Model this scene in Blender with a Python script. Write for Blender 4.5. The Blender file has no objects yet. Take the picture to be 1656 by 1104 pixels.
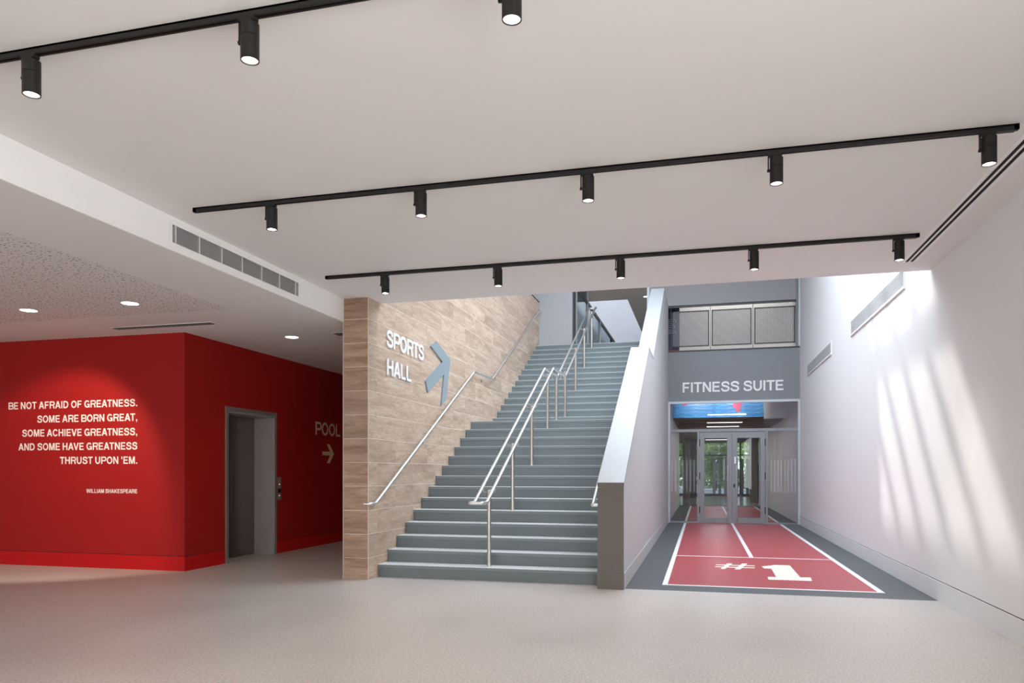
import bpy, bmesh, math, random
from mathutils import Vector, Matrix
random.seed(7)
S = bpy.context.scene
COL = S.collection

# ------------------------------------------------------------------ camera
YAW = 0.251175
cam_d = bpy.data.cameras.new('camera')
cam = bpy.data.objects.new('camera', cam_d)
COL.objects.link(cam)
cam.location = (0, 0, 1.35)
cam.rotation_euler = (math.pi / 2, 0, YAW)
cam_d.sensor_width = 36.0
cam_d.lens = 1199.23 / 1656 * 36
cam_d.shift_y = (761.76 - 552) / 1656
cam_d.clip_start = 0.05
cam_d.clip_end = 400
S.camera = cam

# ------------------------------------------------------------------ world, sun, daylight, exposure
W = bpy.data.worlds.new('world')
S.world = W
W.use_nodes = True
nt = W.node_tree
bg = nt.nodes['Background']
sky = nt.nodes.new('ShaderNodeTexSky')
sky.sky_type = 'HOSEK_WILKIE'
sky.turbidity = 4.0
SUN_DIR = Vector((0.70, -0.86, -1.0)).normalized()      # direction the light travels
sky.sun_direction = tuple(-SUN_DIR)
nt.links.new(sky.outputs[0], bg.inputs[0])
bg.inputs[1].default_value = 6.0

sd = bpy.data.lights.new('sun', 'SUN')
sd.energy = 2.7
sd.angle = math.radians(1.6)
sd.color = (1.0, 0.96, 0.89)
so = bpy.data.objects.new('sun', sd)
COL.objects.link(so)
so.rotation_euler = SUN_DIR.to_track_quat('-Z', 'Y').to_euler()


def area(name, loc, size, energy, color, direction, spread=180):
    d = bpy.data.lights.new(name, 'AREA')
    d.shape = 'RECTANGLE'
    d.size, d.size_y = size
    d.energy = energy
    d.color = color
    d.spread = math.radians(spread)
    o = bpy.data.objects.new(name, d)
    COL.objects.link(o)
    o.location = loc
    o.rotation_euler = Vector(direction).to_track_quat('-Z', 'Y').to_euler()
    return o


# daylight: sky through the rooflight, through the glazed entrance front behind the camera, hall rooflight
area('rooflight_daylight', (0.25, 11.9, 7.42), (3.9, 5.6), 550, (0.80, 0.905, 0.99), (0, 0, -1))
area('entrance_daylight', (-7.6, -5.8, 1.7), (9.4, 2.6), 255, (1.0, 0.965, 0.93), (0, 1, 0))
area('side_window_daylight', (2.34, -1.6, 1.75), (6.8, 2.6), 370, (1.0, 0.97, 0.94), (-1, 0, 0))
area('hall_rooflight_daylight', (-4.6, 28.5, 10.8), (4.0, 7.0), 140, (0.92, 0.96, 1.0), (0, 0, -1))
area('stair_rooflight_daylight', (-1.9, 15.3, 7.42), (1.2, 4.0), 95, (0.80, 0.89, 1.0), (0, 0, -1))

S.view_settings.view_transform = 'Standard'
S.view_settings.look = 'None'
S.view_settings.gamma = 1.0
S.view_settings.use_curve_mapping = False
S.view_settings.exposure = 0.0
S.cycles.use_denoising = True
S.cycles.max_bounces = 10
S.cycles.diffuse_bounces = 6
S.cycles.sample_clamp_indirect = 6.0

# ------------------------------------------------------------------ materials


def mat(name, col, rough=0.6, metal=0.0, var=0.0, scale=8.0, bump=0.0, bscale=60.0, spec=0.5, stretch=None,
        emit=None, estr=0.0):
    m = bpy.data.materials.new(name)
    m.use_nodes = True
    n, l = m.node_tree.nodes, m.node_tree.links
    p = n['Principled BSDF']
    p.inputs['Base Color'].default_value = (*col, 1)
    p.inputs['Roughness'].default_value = rough
    p.inputs['Metallic'].default_value = metal
    p.inputs['Specular IOR Level'].default_value = spec
    if emit:
        p.inputs['Emission Color'].default_value = (*emit, 1)
        p.inputs['Emission Strength'].default_value = estr
    if var or bump:
        tc = n.new('ShaderNodeTexCoord')
        mp = n.new('ShaderNodeMapping')
        l.new(tc.outputs['Object'], mp.inputs[0])
        if stretch:
            mp.inputs['Scale'].default_value = stretch
    if var:
        nz = n.new('ShaderNodeTexNoise')
        nz.inputs['Scale'].default_value = scale
        nz.inputs['Detail'].default_value = 5
        l.new(mp.outputs[0], nz.inputs['Vector'])
        mx = n.new('ShaderNodeMix')
        mx.data_type = 'RGBA'
        mx.inputs[6].default_value = (*[c * (1 - var) for c in col], 1)
        mx.inputs[7].default_value = (*[min(1, c * (1 + var)) for c in col], 1)
        l.new(nz.outputs[0], mx.inputs[0])
        l.new(mx.outputs[2], p.inputs['Base Color'])
    if bump:
        nb = n.new('ShaderNodeTexNoise')
        nb.inputs['Scale'].default_value = bscale
        l.new(mp.outputs[0], nb.inputs['Vector'])
        b = n.new('ShaderNodeBump')
        b.inputs['Strength'].default_value = bump
        b.inputs['Distance'].default_value = 0.004
        l.new(nb.outputs[0], b.inputs['Height'])
        l.new(b.outputs[0], p.inputs['Normal'])
    return m


M = {}
M['ceiling'] = mat('ceiling_paint', (0.78, 0.76, 0.745), 0.75, bump=0.02, bscale=90)
M['white'] = mat('white_wall_paint', (0.80, 0.795, 0.80), 0.6, bump=0.03, bscale=120)
M['bulkhead'] = mat('white_bulkhead_paint', (0.86, 0.86, 0.855), 0.65)
M['grey_wall'] = mat('pale_grey_wall_paint', (0.40, 0.40, 0.41), 0.7)
M['fascia'] = mat('grey_fascia_paint', (0.225, 0.24, 0.255), 0.6)
M['upper_fascia'] = mat('mid_grey_paint', (0.33, 0.33, 0.335), 0.6)
M['red'] = mat('red_wall_paint', (0.32, 0.007, 0.006), 0.62, spec=0.25, var=0.05, scale=3, bump=0.05, bscale=200)
M['red_base'] = mat('red_skirting_paint', (0.46, 0.004, 0.005), 0.5, spec=0.25)
M['coping'] = mat('white_coping', (0.43, 0.445, 0.455), 0.45)
M['end'] = mat('taupe_end_panel', (0.135, 0.12, 0.105), 0.55)
M['steel'] = mat('satin_stainless_steel', (0.84, 0.83, 0.82), 0.34, 1.0)
M['post_steel'] = mat('brushed_stainless_post', (0.52, 0.49, 0.46), 0.33, 1.0, bump=0.05, bscale=200, stretch=(1, 1, 0.05))
M['step'] = mat('blue_grey_rubber_tread', (0.155, 0.185, 0.195), 0.5, var=0.06, scale=30, bump=0.03, bscale=300)
M['tread'] = mat('pale_toplit_tread', (0.76, 0.79, 0.80), 0.33, var=0.04, scale=20)  # paler than the steps: light from overhead is put into the colour
M['pale_paint'] = mat('pale_grey_balustrade_paint', (0.50, 0.505, 0.51), 0.6, bump=0.03, bscale=120)
M['nosing'] = mat('blue_grey_nosing', (0.19, 0.225, 0.24), 0.42, bump=0.02)
M['black'] = mat('black_powder_coat', (0.011, 0.010, 0.0095), 0.48, spec=0.35)
M['groove_shade'] = mat('dark_groove_shade', (0.004, 0.004, 0.004), 0.9)  # near-black, stands for the shade in gaps and slots
M['reflector'] = mat('spot_reflector', (0.9, 0.85, 0.8), 0.2, 0.6, emit=(1, 0.86, 0.78), estr=2.2)
M['lens'] = mat('lit_lamp_lens', (1, 1, 1), 0.3, emit=(1, 0.97, 0.93), estr=14)
M['downlight'] = mat('lit_downlight_lens', (1, 1, 1), 0.3, emit=(1, 0.97, 0.93), estr=8)
M['linear'] = mat('lit_linear_lens', (1, 1, 1), 0.3, emit=(1, 0.93, 0.84), estr=2.6)
M['rim'] = mat('white_lamp_rim', (0.8, 0.8, 0.79), 0.4)
M['letters'] = mat('white_raised_letter', (0.86, 0.86, 0.87), 0.4)
M['vinyl'] = mat('cream_vinyl_letter', (0.84, 0.78, 0.71), 0.5)
M['vinyl_dark'] = mat('beige_vinyl_letter', (0.72, 0.50, 0.33), 0.5)
M['arrow'] = mat('grey_blue_arrow_face', (0.26, 0.315, 0.345), 0.4)
M['frame'] = mat('grey_aluminium_frame', (0.27, 0.285, 0.305), 0.38, 0.35)
M['pale_frame'] = mat('pale_grey_trim', (0.55, 0.58, 0.61), 0.4, 0.2)
M['dark_frame'] = mat('charcoal_frame', (0.05, 0.052, 0.057), 0.45)
M['mesh'] = mat('grey_expanded_metal', (0.24, 0.25, 0.255), 0.5, 0.2)
M['lift'] = mat('brushed_lift_steel', (0.44, 0.42, 0.415), 0.42, 0.45, bump=0.12, bscale=60, stretch=(4, 4, 0.05))
M['lift_door'] = mat('brushed_lift_door', (0.12, 0.098, 0.085), 0.30, 0.85, bump=0.12, bscale=60, stretch=(4, 4, 0.05))
M['lift_frame'] = mat('satin_lift_frame', (0.34, 0.31, 0.29), 0.4, 0.6)
M['grout'] = mat('pale_grout', (0.82, 0.78, 0.73), 0.8)
M['trim'] = mat('pale_tile_trim', (0.60, 0.53, 0.48), 0.45)
M['louvre'] = mat('white_louvre', (0.80, 0.80, 0.79), 0.5)
M['louvre_shade'] = mat('shaded_grille_louvre', (0.45, 0.445, 0.44), 0.5)  # white louvre darkened, shade of the gaps put into its colour
M['vent_dark'] = mat('vent_interior', (0.012, 0.012, 0.012), 0.9)
M['vent_grey'] = mat('grey_vent_blade', (0.13, 0.13, 0.13), 0.6)
M['wall_vent'] = mat('grey_wall_vent_blade', (0.60, 0.61, 0.62), 0.55)
M['floor_grey'] = mat('charcoal_speckled_floor', (0.085, 0.092, 0.098), 0.5, var=0.45, scale=160)
M['track_red'] = mat('red_track_floor', (0.43, 0.065, 0.075), 0.36, var=0.06, scale=60)
M['line'] = mat('white_line_paint', (0.86, 0.86, 0.86), 0.45)
M['numeral'] = mat('cream_floor_numeral', (0.82, 0.76, 0.66), 0.45)
M['base_side'] = mat('pale_skirting', (0.50, 0.495, 0.50), 0.5)
M['base_white'] = mat('white_skirting', (0.74, 0.735, 0.735), 0.5)
M['brown'] = mat('brown_timber', (0.20, 0.125, 0.095), 0.5, var=0.25, scale=6, stretch=(1, 8, 8))
M['brown_dark'] = mat('dark_brown_soffit', (0.075, 0.048, 0.038), 0.7)
M['column'] = mat('taupe_column_paint', (0.20, 0.16, 0.13), 0.5)
M['far_floor'] = mat('pale_polished_floor', (0.42, 0.39, 0.34), 0.15)
M['bark'] = mat('tree_bark', (0.12, 0.09, 0.06), 0.9, var=0.3)
M['leaf'] = mat('tree_leaf', (0.22, 0.40, 0.06), 0.6, var=0.6, scale=2.5)
M['fin'] = mat('weathered_timber_fin', (0.24, 0.21, 0.19), 0.7)
M['paving'] = mat('pale_paving', (0.5, 0.48, 0.45), 0.8, var=0.1)
M['hedge'] = mat('hedge_leaf', (0.20, 0.32, 0.08), 0.7, var=0.5, scale=4)
M['violet'] = mat('violet_banner_print', (0.055, 0.055, 0.14), 0.4)
M['banner_mark'] = mat('pale_banner_marks', (0.6, 0.6, 0.7), 0.5)
M['banner_red'] = mat('red_banner_marks', (0.6, 0.08, 0.05), 0.5)
M['panel_black'] = mat('black_display', (0.01, 0.01, 0.012), 0.2)
M['button'] = mat('lit_call_button', (0.7, 0.6, 0.5), 0.3, emit=(1, 0.7, 0.5), estr=0.4)
M['hall_ceiling'] = mat('taupe_hall_ceiling', (0.36, 0.33, 0.31), 0.8)
M['pink'] = mat('pink_flower_print', (0.75, 0.06, 0.20), 0.5, var=0.5, scale=6)
M['green'] = mat('green_leaf_print', (0.25, 0.6, 0.12), 0.5, var=0.4, scale=6)
M['manifest'] = None


def glass_mat(name, col, alpha_rough=0.0, mixf=0.86):
    m = bpy.data.materials.new(name)
    m.use_nodes = True
    n, l = m.node_tree.nodes, m.node_tree.links
    n.remove(n['Principled BSDF'])
    t = n.new('ShaderNodeBsdfTransparent')
    t.inputs[0].default_value = (*col, 1)
    g = n.new('ShaderNodeBsdfGlossy')
    g.inputs['Roughness'].default_value = alpha_rough
    g.inputs['Color'].default_value = (0.9, 0.93, 1.0, 1)
    fr = n.new('ShaderNodeFresnel')
    fr.inputs[0].default_value = 1.5
    mth = n.new('ShaderNodeMath')
    mth.operation = 'MULTIPLY'
    mth.inputs[1].default_value = 0.5
    mx = n.new('ShaderNodeMixShader')
    l.new(fr.outputs[0], mth.inputs[0])
    l.new(mth.outputs[0], mx.inputs[0])
    l.new(t.outputs[0], mx.inputs[1])
    l.new(g.outputs[0], mx.inputs[2])
    l.new(mx.outputs[0], n['Material Output'].inputs[0])
    return m


M['glass'] = glass_mat('clear_glass', (0.93, 0.955, 0.97))
M['glass_grey'] = glass_mat('greyish_glass', (0.62, 0.68, 0.68), 0.05)


def frosted(name, col, f):
    m = bpy.data.materials.new(name)
    m.use_nodes = True
    n, l = m.node_tree.nodes, m.node_tree.links
    p = n['Principled BSDF']
    p.inputs['Base Color'].default_value = (*col, 1)
    p.inputs['Roughness'].default_value = 0.7
    p.inputs['Alpha'].default_value = f
    return m


M['manifest'] = frosted('frosted_stripe_film', (0.8, 0.82, 0.86), 0.12)


def floor_mat():
    m = bpy.data.materials.new('speckled_vinyl_floor')
    m.use_nodes = True
    n, l = m.node_tree.nodes, m.node_tree.links
    p = n['Principled BSDF']
    tc = n.new('ShaderNodeTexCoord')
    a = n.new('ShaderNodeTexNoise')
    a.inputs['Scale'].default_value = 1.1
    a.inputs['Detail'].default_value = 4
    l.new(tc.outputs['Object'], a.inputs['Vector'])
    b = n.new('ShaderNodeTexNoise')
    b.inputs['Scale'].default_value = 55
    b.inputs['Detail'].default_value = 8
    l.new(tc.outputs['Object'], b.inputs['Vector'])
    v = n.new('ShaderNodeTexVoronoi')
    v.inputs['Scale'].default_value = 130
    l.new(tc.outputs['Object'], v.inputs['Vector'])
    m1 = n.new('ShaderNodeMix')
    m1.data_type = 'RGBA'
    m1.inputs[6].default_value = (0.48, 0.445, 0.42, 1)
    m1.inputs[7].default_value = (0.565, 0.53, 0.50, 1)
    l.new(a.outputs[0], m1.inputs[0])
    r = n.new('ShaderNodeValToRGB')
    r.color_ramp.elements[0].position = 0.35
    r.color_ramp.elements[0].color = (0.80, 0.80, 0.80, 1)
    r.color_ramp.elements[1].position = 0.65
    r.color_ramp.elements[1].color = (1.18, 1.18, 1.18, 1)
    l.new(b.outputs[0], r.inputs[0])
    m2 = n.new('ShaderNodeMix')
    m2.data_type = 'RGBA'
    m2.blend_type = 'MULTIPLY'
    m2.inputs[0].default_value = 1
    l.new(m1.outputs[2], m2.inputs[6])
    l.new(r.outputs[0], m2.inputs[7])
    m3 = n.new('ShaderNodeMix')
    m3.data_type = 'RGBA'
    m3.blend_type = 'MULTIPLY'
    m3.inputs[0].default_value = 0.14
    l.new(m2.outputs[2], m3.inputs[6])
    l.new(v.outputs['Color'], m3.inputs[7])
    l.new(m3.outputs[2], p.inputs['Base Color'])
    mr = n.new('ShaderNodeMapRange')
    mr.inputs['To Min'].default_value = 0.28
    mr.inputs['To Max'].default_value = 0.42
    l.new(a.outputs[0], mr.inputs[0])
    l.new(mr.outputs[0], p.inputs['Roughness'])
    bp = n.new('ShaderNodeBump')
    bp.inputs['Strength'].default_value = 0.06
    bp.inputs['Distance'].default_value = 0.002
    l.new(b.outputs[0], bp.inputs['Height'])
    l.new(bp.outputs[0], p.inputs['Normal'])
    return m


M['floor'] = floor_mat()


def tile_mat(name, dark, light, axis):
    m = bpy.data.materials.new(name)
    m.use_nodes = True
    n, l = m.node_tree.nodes, m.node_tree.links
    p = n['Principled BSDF']
    p.inputs['Roughness'].default_value = 0.42
    tc = n.new('ShaderNodeTexCoord')
    oi = n.new('ShaderNodeObjectInfo')
    ml = n.new('ShaderNodeMath')
    ml.operation = 'MULTIPLY'
    ml.inputs[1].default_value = 57.0
    l.new(oi.outputs['Random'], ml.inputs[0])
    cx = n.new('ShaderNodeCombineXYZ')
    for i in range(3):
        l.new(ml.outputs[0], cx.inputs[i])
    ad = n.new('ShaderNodeVectorMath')
    ad.operation = 'ADD'
    l.new(tc.outputs['Object'], ad.inputs[0])
    l.new(cx.outputs[0], ad.inputs[1])
    mp = n.new('ShaderNodeMapping')
    mp.inputs['Scale'].default_value = (0.75, 0.75, 4.6) if axis == 'y' else (0.9, 0.8, 6)
    l.new(ad.outputs[0], mp.inputs[0])
    a = n.new('ShaderNodeTexNoise')
    a.inputs['Scale'].default_value = 1.5
    a.inputs['Detail'].default_value = 7
    a.inputs['Distortion'].default_value = 1.0
    l.new(mp.outputs[0], a.inputs['Vector'])
    b = n.new('ShaderNodeTexNoise')
    b.inputs['Scale'].default_value = 9
    b.inputs['Detail'].default_value = 6
    b.inputs['Distortion'].default_value = 0.8
    l.new(mp.outputs[0], b.inputs['Vector'])
    r = n.new('ShaderNodeValToRGB')
    r.color_ramp.elements[0].position = 0.33
    r.color_ramp.elements[0].color = (*dark, 1)
    r.color_ramp.elements[1].position = 0.68
    r.color_ramp.elements[1].color = (*light, 1)
    l.new(a.outputs[0], r.inputs[0])
    r2 = n.new('ShaderNodeValToRGB')
    r2.color_ramp.elements[0].position = 0.38
    r2.color_ramp.elements[0].color = (0.86, 0.84, 0.82, 1)
    r2.color_ramp.elements[1].position = 0.6
    r2.color_ramp.elements[1].color = (1.05, 1.05, 1.05, 1)
    l.new(b.outputs[0], r2.inputs[0])
    mx = n.new('ShaderNodeMix')
    mx.data_type = 'RGBA'
    mx.blend_type = 'MULTIPLY'
    mx.inputs[0].default_value = 1
    l.new(r.outputs[0], mx.inputs[6])
    l.new(r2.outputs[0], mx.inputs[7])
    mr = n.new('ShaderNodeMapRange')
    mr.inputs['To Min'].default_value = 0.90
    mr.inputs['To Max'].default_value = 1.08
    l.new(oi.outputs['Random'], mr.inputs[0])
    mm = n.new('ShaderNodeVectorMath')
    mm.operation = 'SCALE'
    l.new(mx.outputs[2], mm.inputs[0])
    l.new(mr.outputs[0], mm.inputs['Scale'])
    l.new(mm.outputs[0], p.inputs['Base Color'])
    return m


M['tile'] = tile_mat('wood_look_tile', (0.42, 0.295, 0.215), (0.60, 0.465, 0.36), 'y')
M['tile_shaded'] = tile_mat('wood_look_tile_shaded', (0.26, 0.155, 0.105), (0.43, 0.29, 0.21), 'x')  # same tile as the side, with the front's shade put into darker colours


def perf_mat():
    m = bpy.data.materials.new('perforated_ceiling_board')
    m.use_nodes = True
    n, l = m.node_tree.nodes, m.node_tree.links
    p = n['Principled BSDF']
    p.inputs['Roughness'].default_value = 0.75
    tc = n.new('ShaderNodeTexCoord')
    mp = n.new('ShaderNodeMapping')
    mp.inputs['Scale'].default_value = (1, 1, 0)
    l.new(tc.outputs['Object'], mp.inputs[0])
    v = n.new('ShaderNodeTexVoronoi')
    v.voronoi_dimensions = '2D'
    v.inputs['Scale'].default_value = 19
    v.inputs['Randomness'].default_value = 0.75
    l.new(mp.outputs[0], v.inputs['Vector'])
    sp = n.new('ShaderNodeSeparateColor')
    l.new(v.outputs['Color'], sp.inputs[0])
    rg = n.new('ShaderNodeMapRange')
    rg.inputs['To Min'].default_value = 0.07
    rg.inputs['To Max'].default_value = 0.20
    l.new(sp.outputs[0], rg.inputs[0])
    lt = n.new('ShaderNodeMath')
    lt.operation = 'LESS_THAN'
    l.new(v.outputs['Distance'], lt.inputs[0])
    l.new(rg.outputs[0], lt.inputs[1])
    mx = n.new('ShaderNodeMix')
    mx.data_type = 'RGBA'
    mx.inputs[6].default_value = (0.74, 0.715, 0.70, 1)
    mx.inputs[7].default_value = (0.10, 0.09, 0.085, 1)
    l.new(lt.outputs[0], mx.inputs[0])
    l.new(mx.outputs[2], p.inputs['Base Color'])
    return m


M['perf'] = perf_mat()


def leaf_mat(name, dark, light):
    m = bpy.data.materials.new(name)
    m.use_nodes = True
    n, l = m.node_tree.nodes, m.node_tree.links
    p = n['Principled BSDF']
    p.inputs['Roughness'].default_value = 0.6
    t = n.new('ShaderNodeBsdfTranslucent')
    nz = n.new('ShaderNodeTexNoise')
    nz.inputs['Scale'].default_value = 2.2
    r = n.new('ShaderNodeValToRGB')
    r.color_ramp.elements[0].color = (*dark, 1)
    r.color_ramp.elements[0].position = 0.4
    r.color_ramp.elements[1].color = (*light, 1)
    r.color_ramp.elements[1].position = 0.6
    l.new(nz.outputs[0], r.inputs[0])
    l.new(r.outputs[0], p.inputs['Base Color'])
    l.new(r.outputs[0], t.inputs['Color'])
    mx = n.new('ShaderNodeMixShader')
    mx.inputs[0].default_value = 0.55
    l.new(p.outputs[0], mx.inputs[1])
    l.new(t.outputs[0], mx.inputs[2])
    l.new(mx.outputs[0], n['Material Output'].inputs[0])
    return m


M['leaf'] = leaf_mat('sunlit_tree_leaf', (0.20, 0.34, 0.05), (0.55, 0.68, 0.22))
M['hedge'] = leaf_mat('sunlit_hedge_leaf', (0.25, 0.36, 0.10), (0.60, 0.68, 0.35))


def water_mat():
    m = bpy.data.materials.new('blue_water_print')
    m.use_nodes = True
    n, l = m.node_tree.nodes, m.node_tree.links
    p = n['Principled BSDF']
    p.inputs['Roughness'].default_value = 0.3
    tc = n.new('ShaderNodeTexCoord')
    mp = n.new('ShaderNodeMapping')
    mp.inputs['Scale'].default_value = (1.2, 1, 7)
    l.new(tc.outputs['Object'], mp.inputs[0])
    a = n.new('ShaderNodeTexNoise')
    a.inputs['Scale'].default_value = 2
    a.inputs['Distortion'].default_value = 1.5
    l.new(mp.outputs[0], a.inputs['Vector'])
    r = n.new('ShaderNodeValToRGB')
    r.color_ramp.elements[0].position = 0.35
    r.color_ramp.elements[0].color = (0.005, 0.17, 0.55, 1)
    r.color_ramp.elements[1].position = 0.68
    r.color_ramp.elements[1].color = (0.08, 0.50, 0.92, 1)
    l.new(a.outputs[0], r.inputs[0])
    l.new(r.outputs[0], p.inputs['Base Color'])
    return m


M['water'] = water_mat()

# ------------------------------------------------------------------ helpers


def add_box(bm, a, b):
    x0, y0, z0 = a
    x1, y1, z1 = b
    vs = [bm.verts.new(p) for p in ((x0, y0, z0), (x1, y0, z0), (x1, y1, z0), (x0, y1, z0),
                                    (x0, y0, z1), (x1, y0, z1), (x1, y1, z1), (x0, y1, z1))]
    for f in ((0, 3, 2, 1), (4, 5, 6, 7), (0, 1, 5, 4), (1, 2, 6, 5), (2, 3, 7, 6), (3, 0, 4, 7)):
        bm.faces.new([vs[i] for i in f])


def add_prism(bm, poly, axis, a, b):
    """poly in the two other axes (in xyz order), extruded along axis from a to b"""
    def P(u, v, w):
        return {'x': (w, u, v), 'y': (u, w, v), 'z': (u, v, w)}[axis]
    A = [bm.verts.new(P(u, v, a)) for u, v in poly]
    B = [bm.verts.new(P(u, v, b)) for u, v in poly]
    bm.faces.new(A[::-1])
    bm.faces.new(B)
    n = len(poly)
    for i in range(n):
        bm.faces.new((A[i], A[(i + 1) % n], B[(i + 1) % n], B[i]))


def add_cyl(bm, c0, c1, r0, r1=None, seg=24, caps=True):
    r1 = r0 if r1 is None else r1
    c0, c1 = Vector(c0), Vector(c1)
    d = (c1 - c0).normalized()
    u = d.orthogonal().normalized()
    v = d.cross(u)
    A = [bm.verts.new(c0 + (u * math.cos(t) + v * math.sin(t)) * r0) for t in [2 * math.pi * i / seg for i in range(seg)]]
    B = [bm.verts.new(c1 + (u * math.cos(t) + v * math.sin(t)) * r1) for t in [2 * math.pi * i / seg for i in range(seg)]]
    for i in range(seg):
        bm.faces.new((A[i], A[(i + 1) % seg], B[(i + 1) % seg], B[i]))
    if caps:
        bm.faces.new(A[::-1])
        bm.faces.new(B)


def add_tube(bm, pts, r, bend=0.05, seg=14, closed=False):
    P = [Vector(p) for p in pts]
    path = []
    n = len(P)
    for i, p in enumerate(P):
        if not closed and i in (0, n - 1):
            path.append(p)
            continue
        a, b = P[(i - 1) % n], P[(i + 1) % n]
        da, db = (a - p), (b - p)
        t = min(bend, da.length * 0.45, db.length * 0.45)
        s, e = p + da.normalized() * t, p + db.normalized() * t
        for k in range(6):
            q = k / 5
            path.append((1 - q) ** 2 * s + 2 * q * (1 - q) * p + q * q * e)
    m = len(path)
    tang = []
    for i in range(m):
        if closed:
            tang.append((path[(i + 1) % m] - path[(i - 1) % m]).normalized())
        else:
            tang.append((path[min(i + 1, m - 1)] - path[max(i - 1, 0)]).normalized())
    up = tang[0].orthogonal().normalized()
    rings = []
    for i in range(m):
        if i:
            up = (up - tang[i] * up.dot(tang[i])).normalized()
        w = tang[i].cross(up)
        rings.append([bm.verts.new(path[i] + (up * math.cos(t) + w * math.sin(t)) * r)
                      for t in [2 * math.pi * j / seg for j in range(seg)]])
    for i in range(m if closed else m - 1):
        A, B = rings[i], rings[(i + 1) % m]
        for j in range(seg):
            bm.faces.new((A[j], A[(j + 1) % seg], B[(j + 1) % seg], B[j]))
    if not closed:
        bm.faces.new(rings[0][::-1])
        bm.faces.new(rings[-1])


def obj(name, bm, m, parent=None, smooth=False, bevel=0.0, origin=None):
    me = bpy.data.meshes.new(name)
    bmesh.ops.recalc_face_normals(bm, faces=bm.faces)
    if bevel:
        bmesh.ops.bevel(bm, geom=bm.edges[:], offset=bevel, segments=1, affect='EDGES')
    if origin is None:
        lo = Vector([min(v.co[i] for v in bm.verts) for i in range(3)])
        hi = Vector([max(v.co[i] for v in bm.verts) for i in range(3)])
        origin = Vector(((lo.x + hi.x) / 2, (lo.y + hi.y) / 2, lo.z))
    origin = Vector(origin)
    bmesh.ops.translate(bm, verts=bm.verts, vec=-origin)
    bm.to_mesh(me)
    bm.free()
    me.materials.append(m if not isinstance(m, str) else M[m])
    if smooth:
        me.shade_smooth()
        me.set_sharp_from_angle(angle=math.radians(40))
    o = bpy.data.objects.new(name, me)
    COL.objects.link(o)
    if parent is not None:
        o.parent = parent
        pw = Vector(parent.get('_wl', (0, 0, 0)))
        o.location = origin - pw
    else:
        o.location = origin
    o['_wl'] = tuple(origin)
    return o


def boxes(name, lst, m, parent=None, bevel=0.0, **k):
    bm = bmesh.new()
    for a, b in lst:
        add_box(bm, a, b)
    return obj(name, bm, m, parent, bevel=bevel, **k)


def thing(name, label, cat, loc, group=None):
    o = bpy.data.objects.new(name, None)
    o.empty_display_size = 0.1
    COL.objects.link(o)
    o.location = loc
    o['_wl'] = tuple(loc)
    o['label'] = label
    o['category'] = cat
    if group:
        o['group'] = group
    return o


def tag(o, label, cat, group=None):
    o['label'] = label
    o['category'] = cat
    if group:
        o['group'] = group
    return o


def struct(o):
    o['kind'] = 'structure'
    return o


def dup_tree(root, loc, label, group=None):
    r = root.copy()
    COL.objects.link(r)
    r.location = loc
    r['label'] = label
    if group:
        r['group'] = group
    for ch in list(root.children):
        c = ch.copy()
        COL.objects.link(c)
        c.parent = r
        for g in ch.children:
            d = g.copy()
            COL.objects.link(d)
            d.parent = c
    return r


# Grotesque capitals drawn as polygons and ribbons; cap height 1, stem 0.2
def _arc(cx, cy, rx, ry, a0, a1, n=14):
    return [(cx + rx * math.cos(math.radians(a0 + (a1 - a0) * i / n)), cy + ry * math.sin(math.radians(a0 + (a1 - a0) * i / n))) for i in range(n + 1)]


def _spline(P, n=4):
    out = []
    for i in range(len(P) - 1):
        p0, p1, p2, p3 = P[max(i - 1, 0)], P[i], P[i + 1], P[min(i + 2, len(P) - 1)]
        for k in range(n):
            t = k / n
            out.append(tuple(0.5 * (2 * p1[j] + (p2[j] - p0[j]) * t + (2 * p0[j] - 5 * p1[j] + 4 * p2[j] - p3[j]) * t * t
                                    + (3 * p1[j] - p0[j] - 3 * p2[j] + p3[j]) * t ** 3) for j in (0, 1)))
    return out + [P[-1]]


def _r(x0, y0, x1, y1):
    return ('p', [(x0, y0), (x1, y0), (x1, y1), (x0, y1)])


def _bowl(y0, y1, x, t=0.17):
    ya, yb = y0 + t / 2, y1 - t / 2
    r = (yb - ya) / 2
    return ('s', [(0.1, yb)] + _arc(x - 0.1 - r * 0.9, (ya + yb) / 2, r * 0.9, r, 90, -90, 12) + [(0.1, ya)], t)


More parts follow.
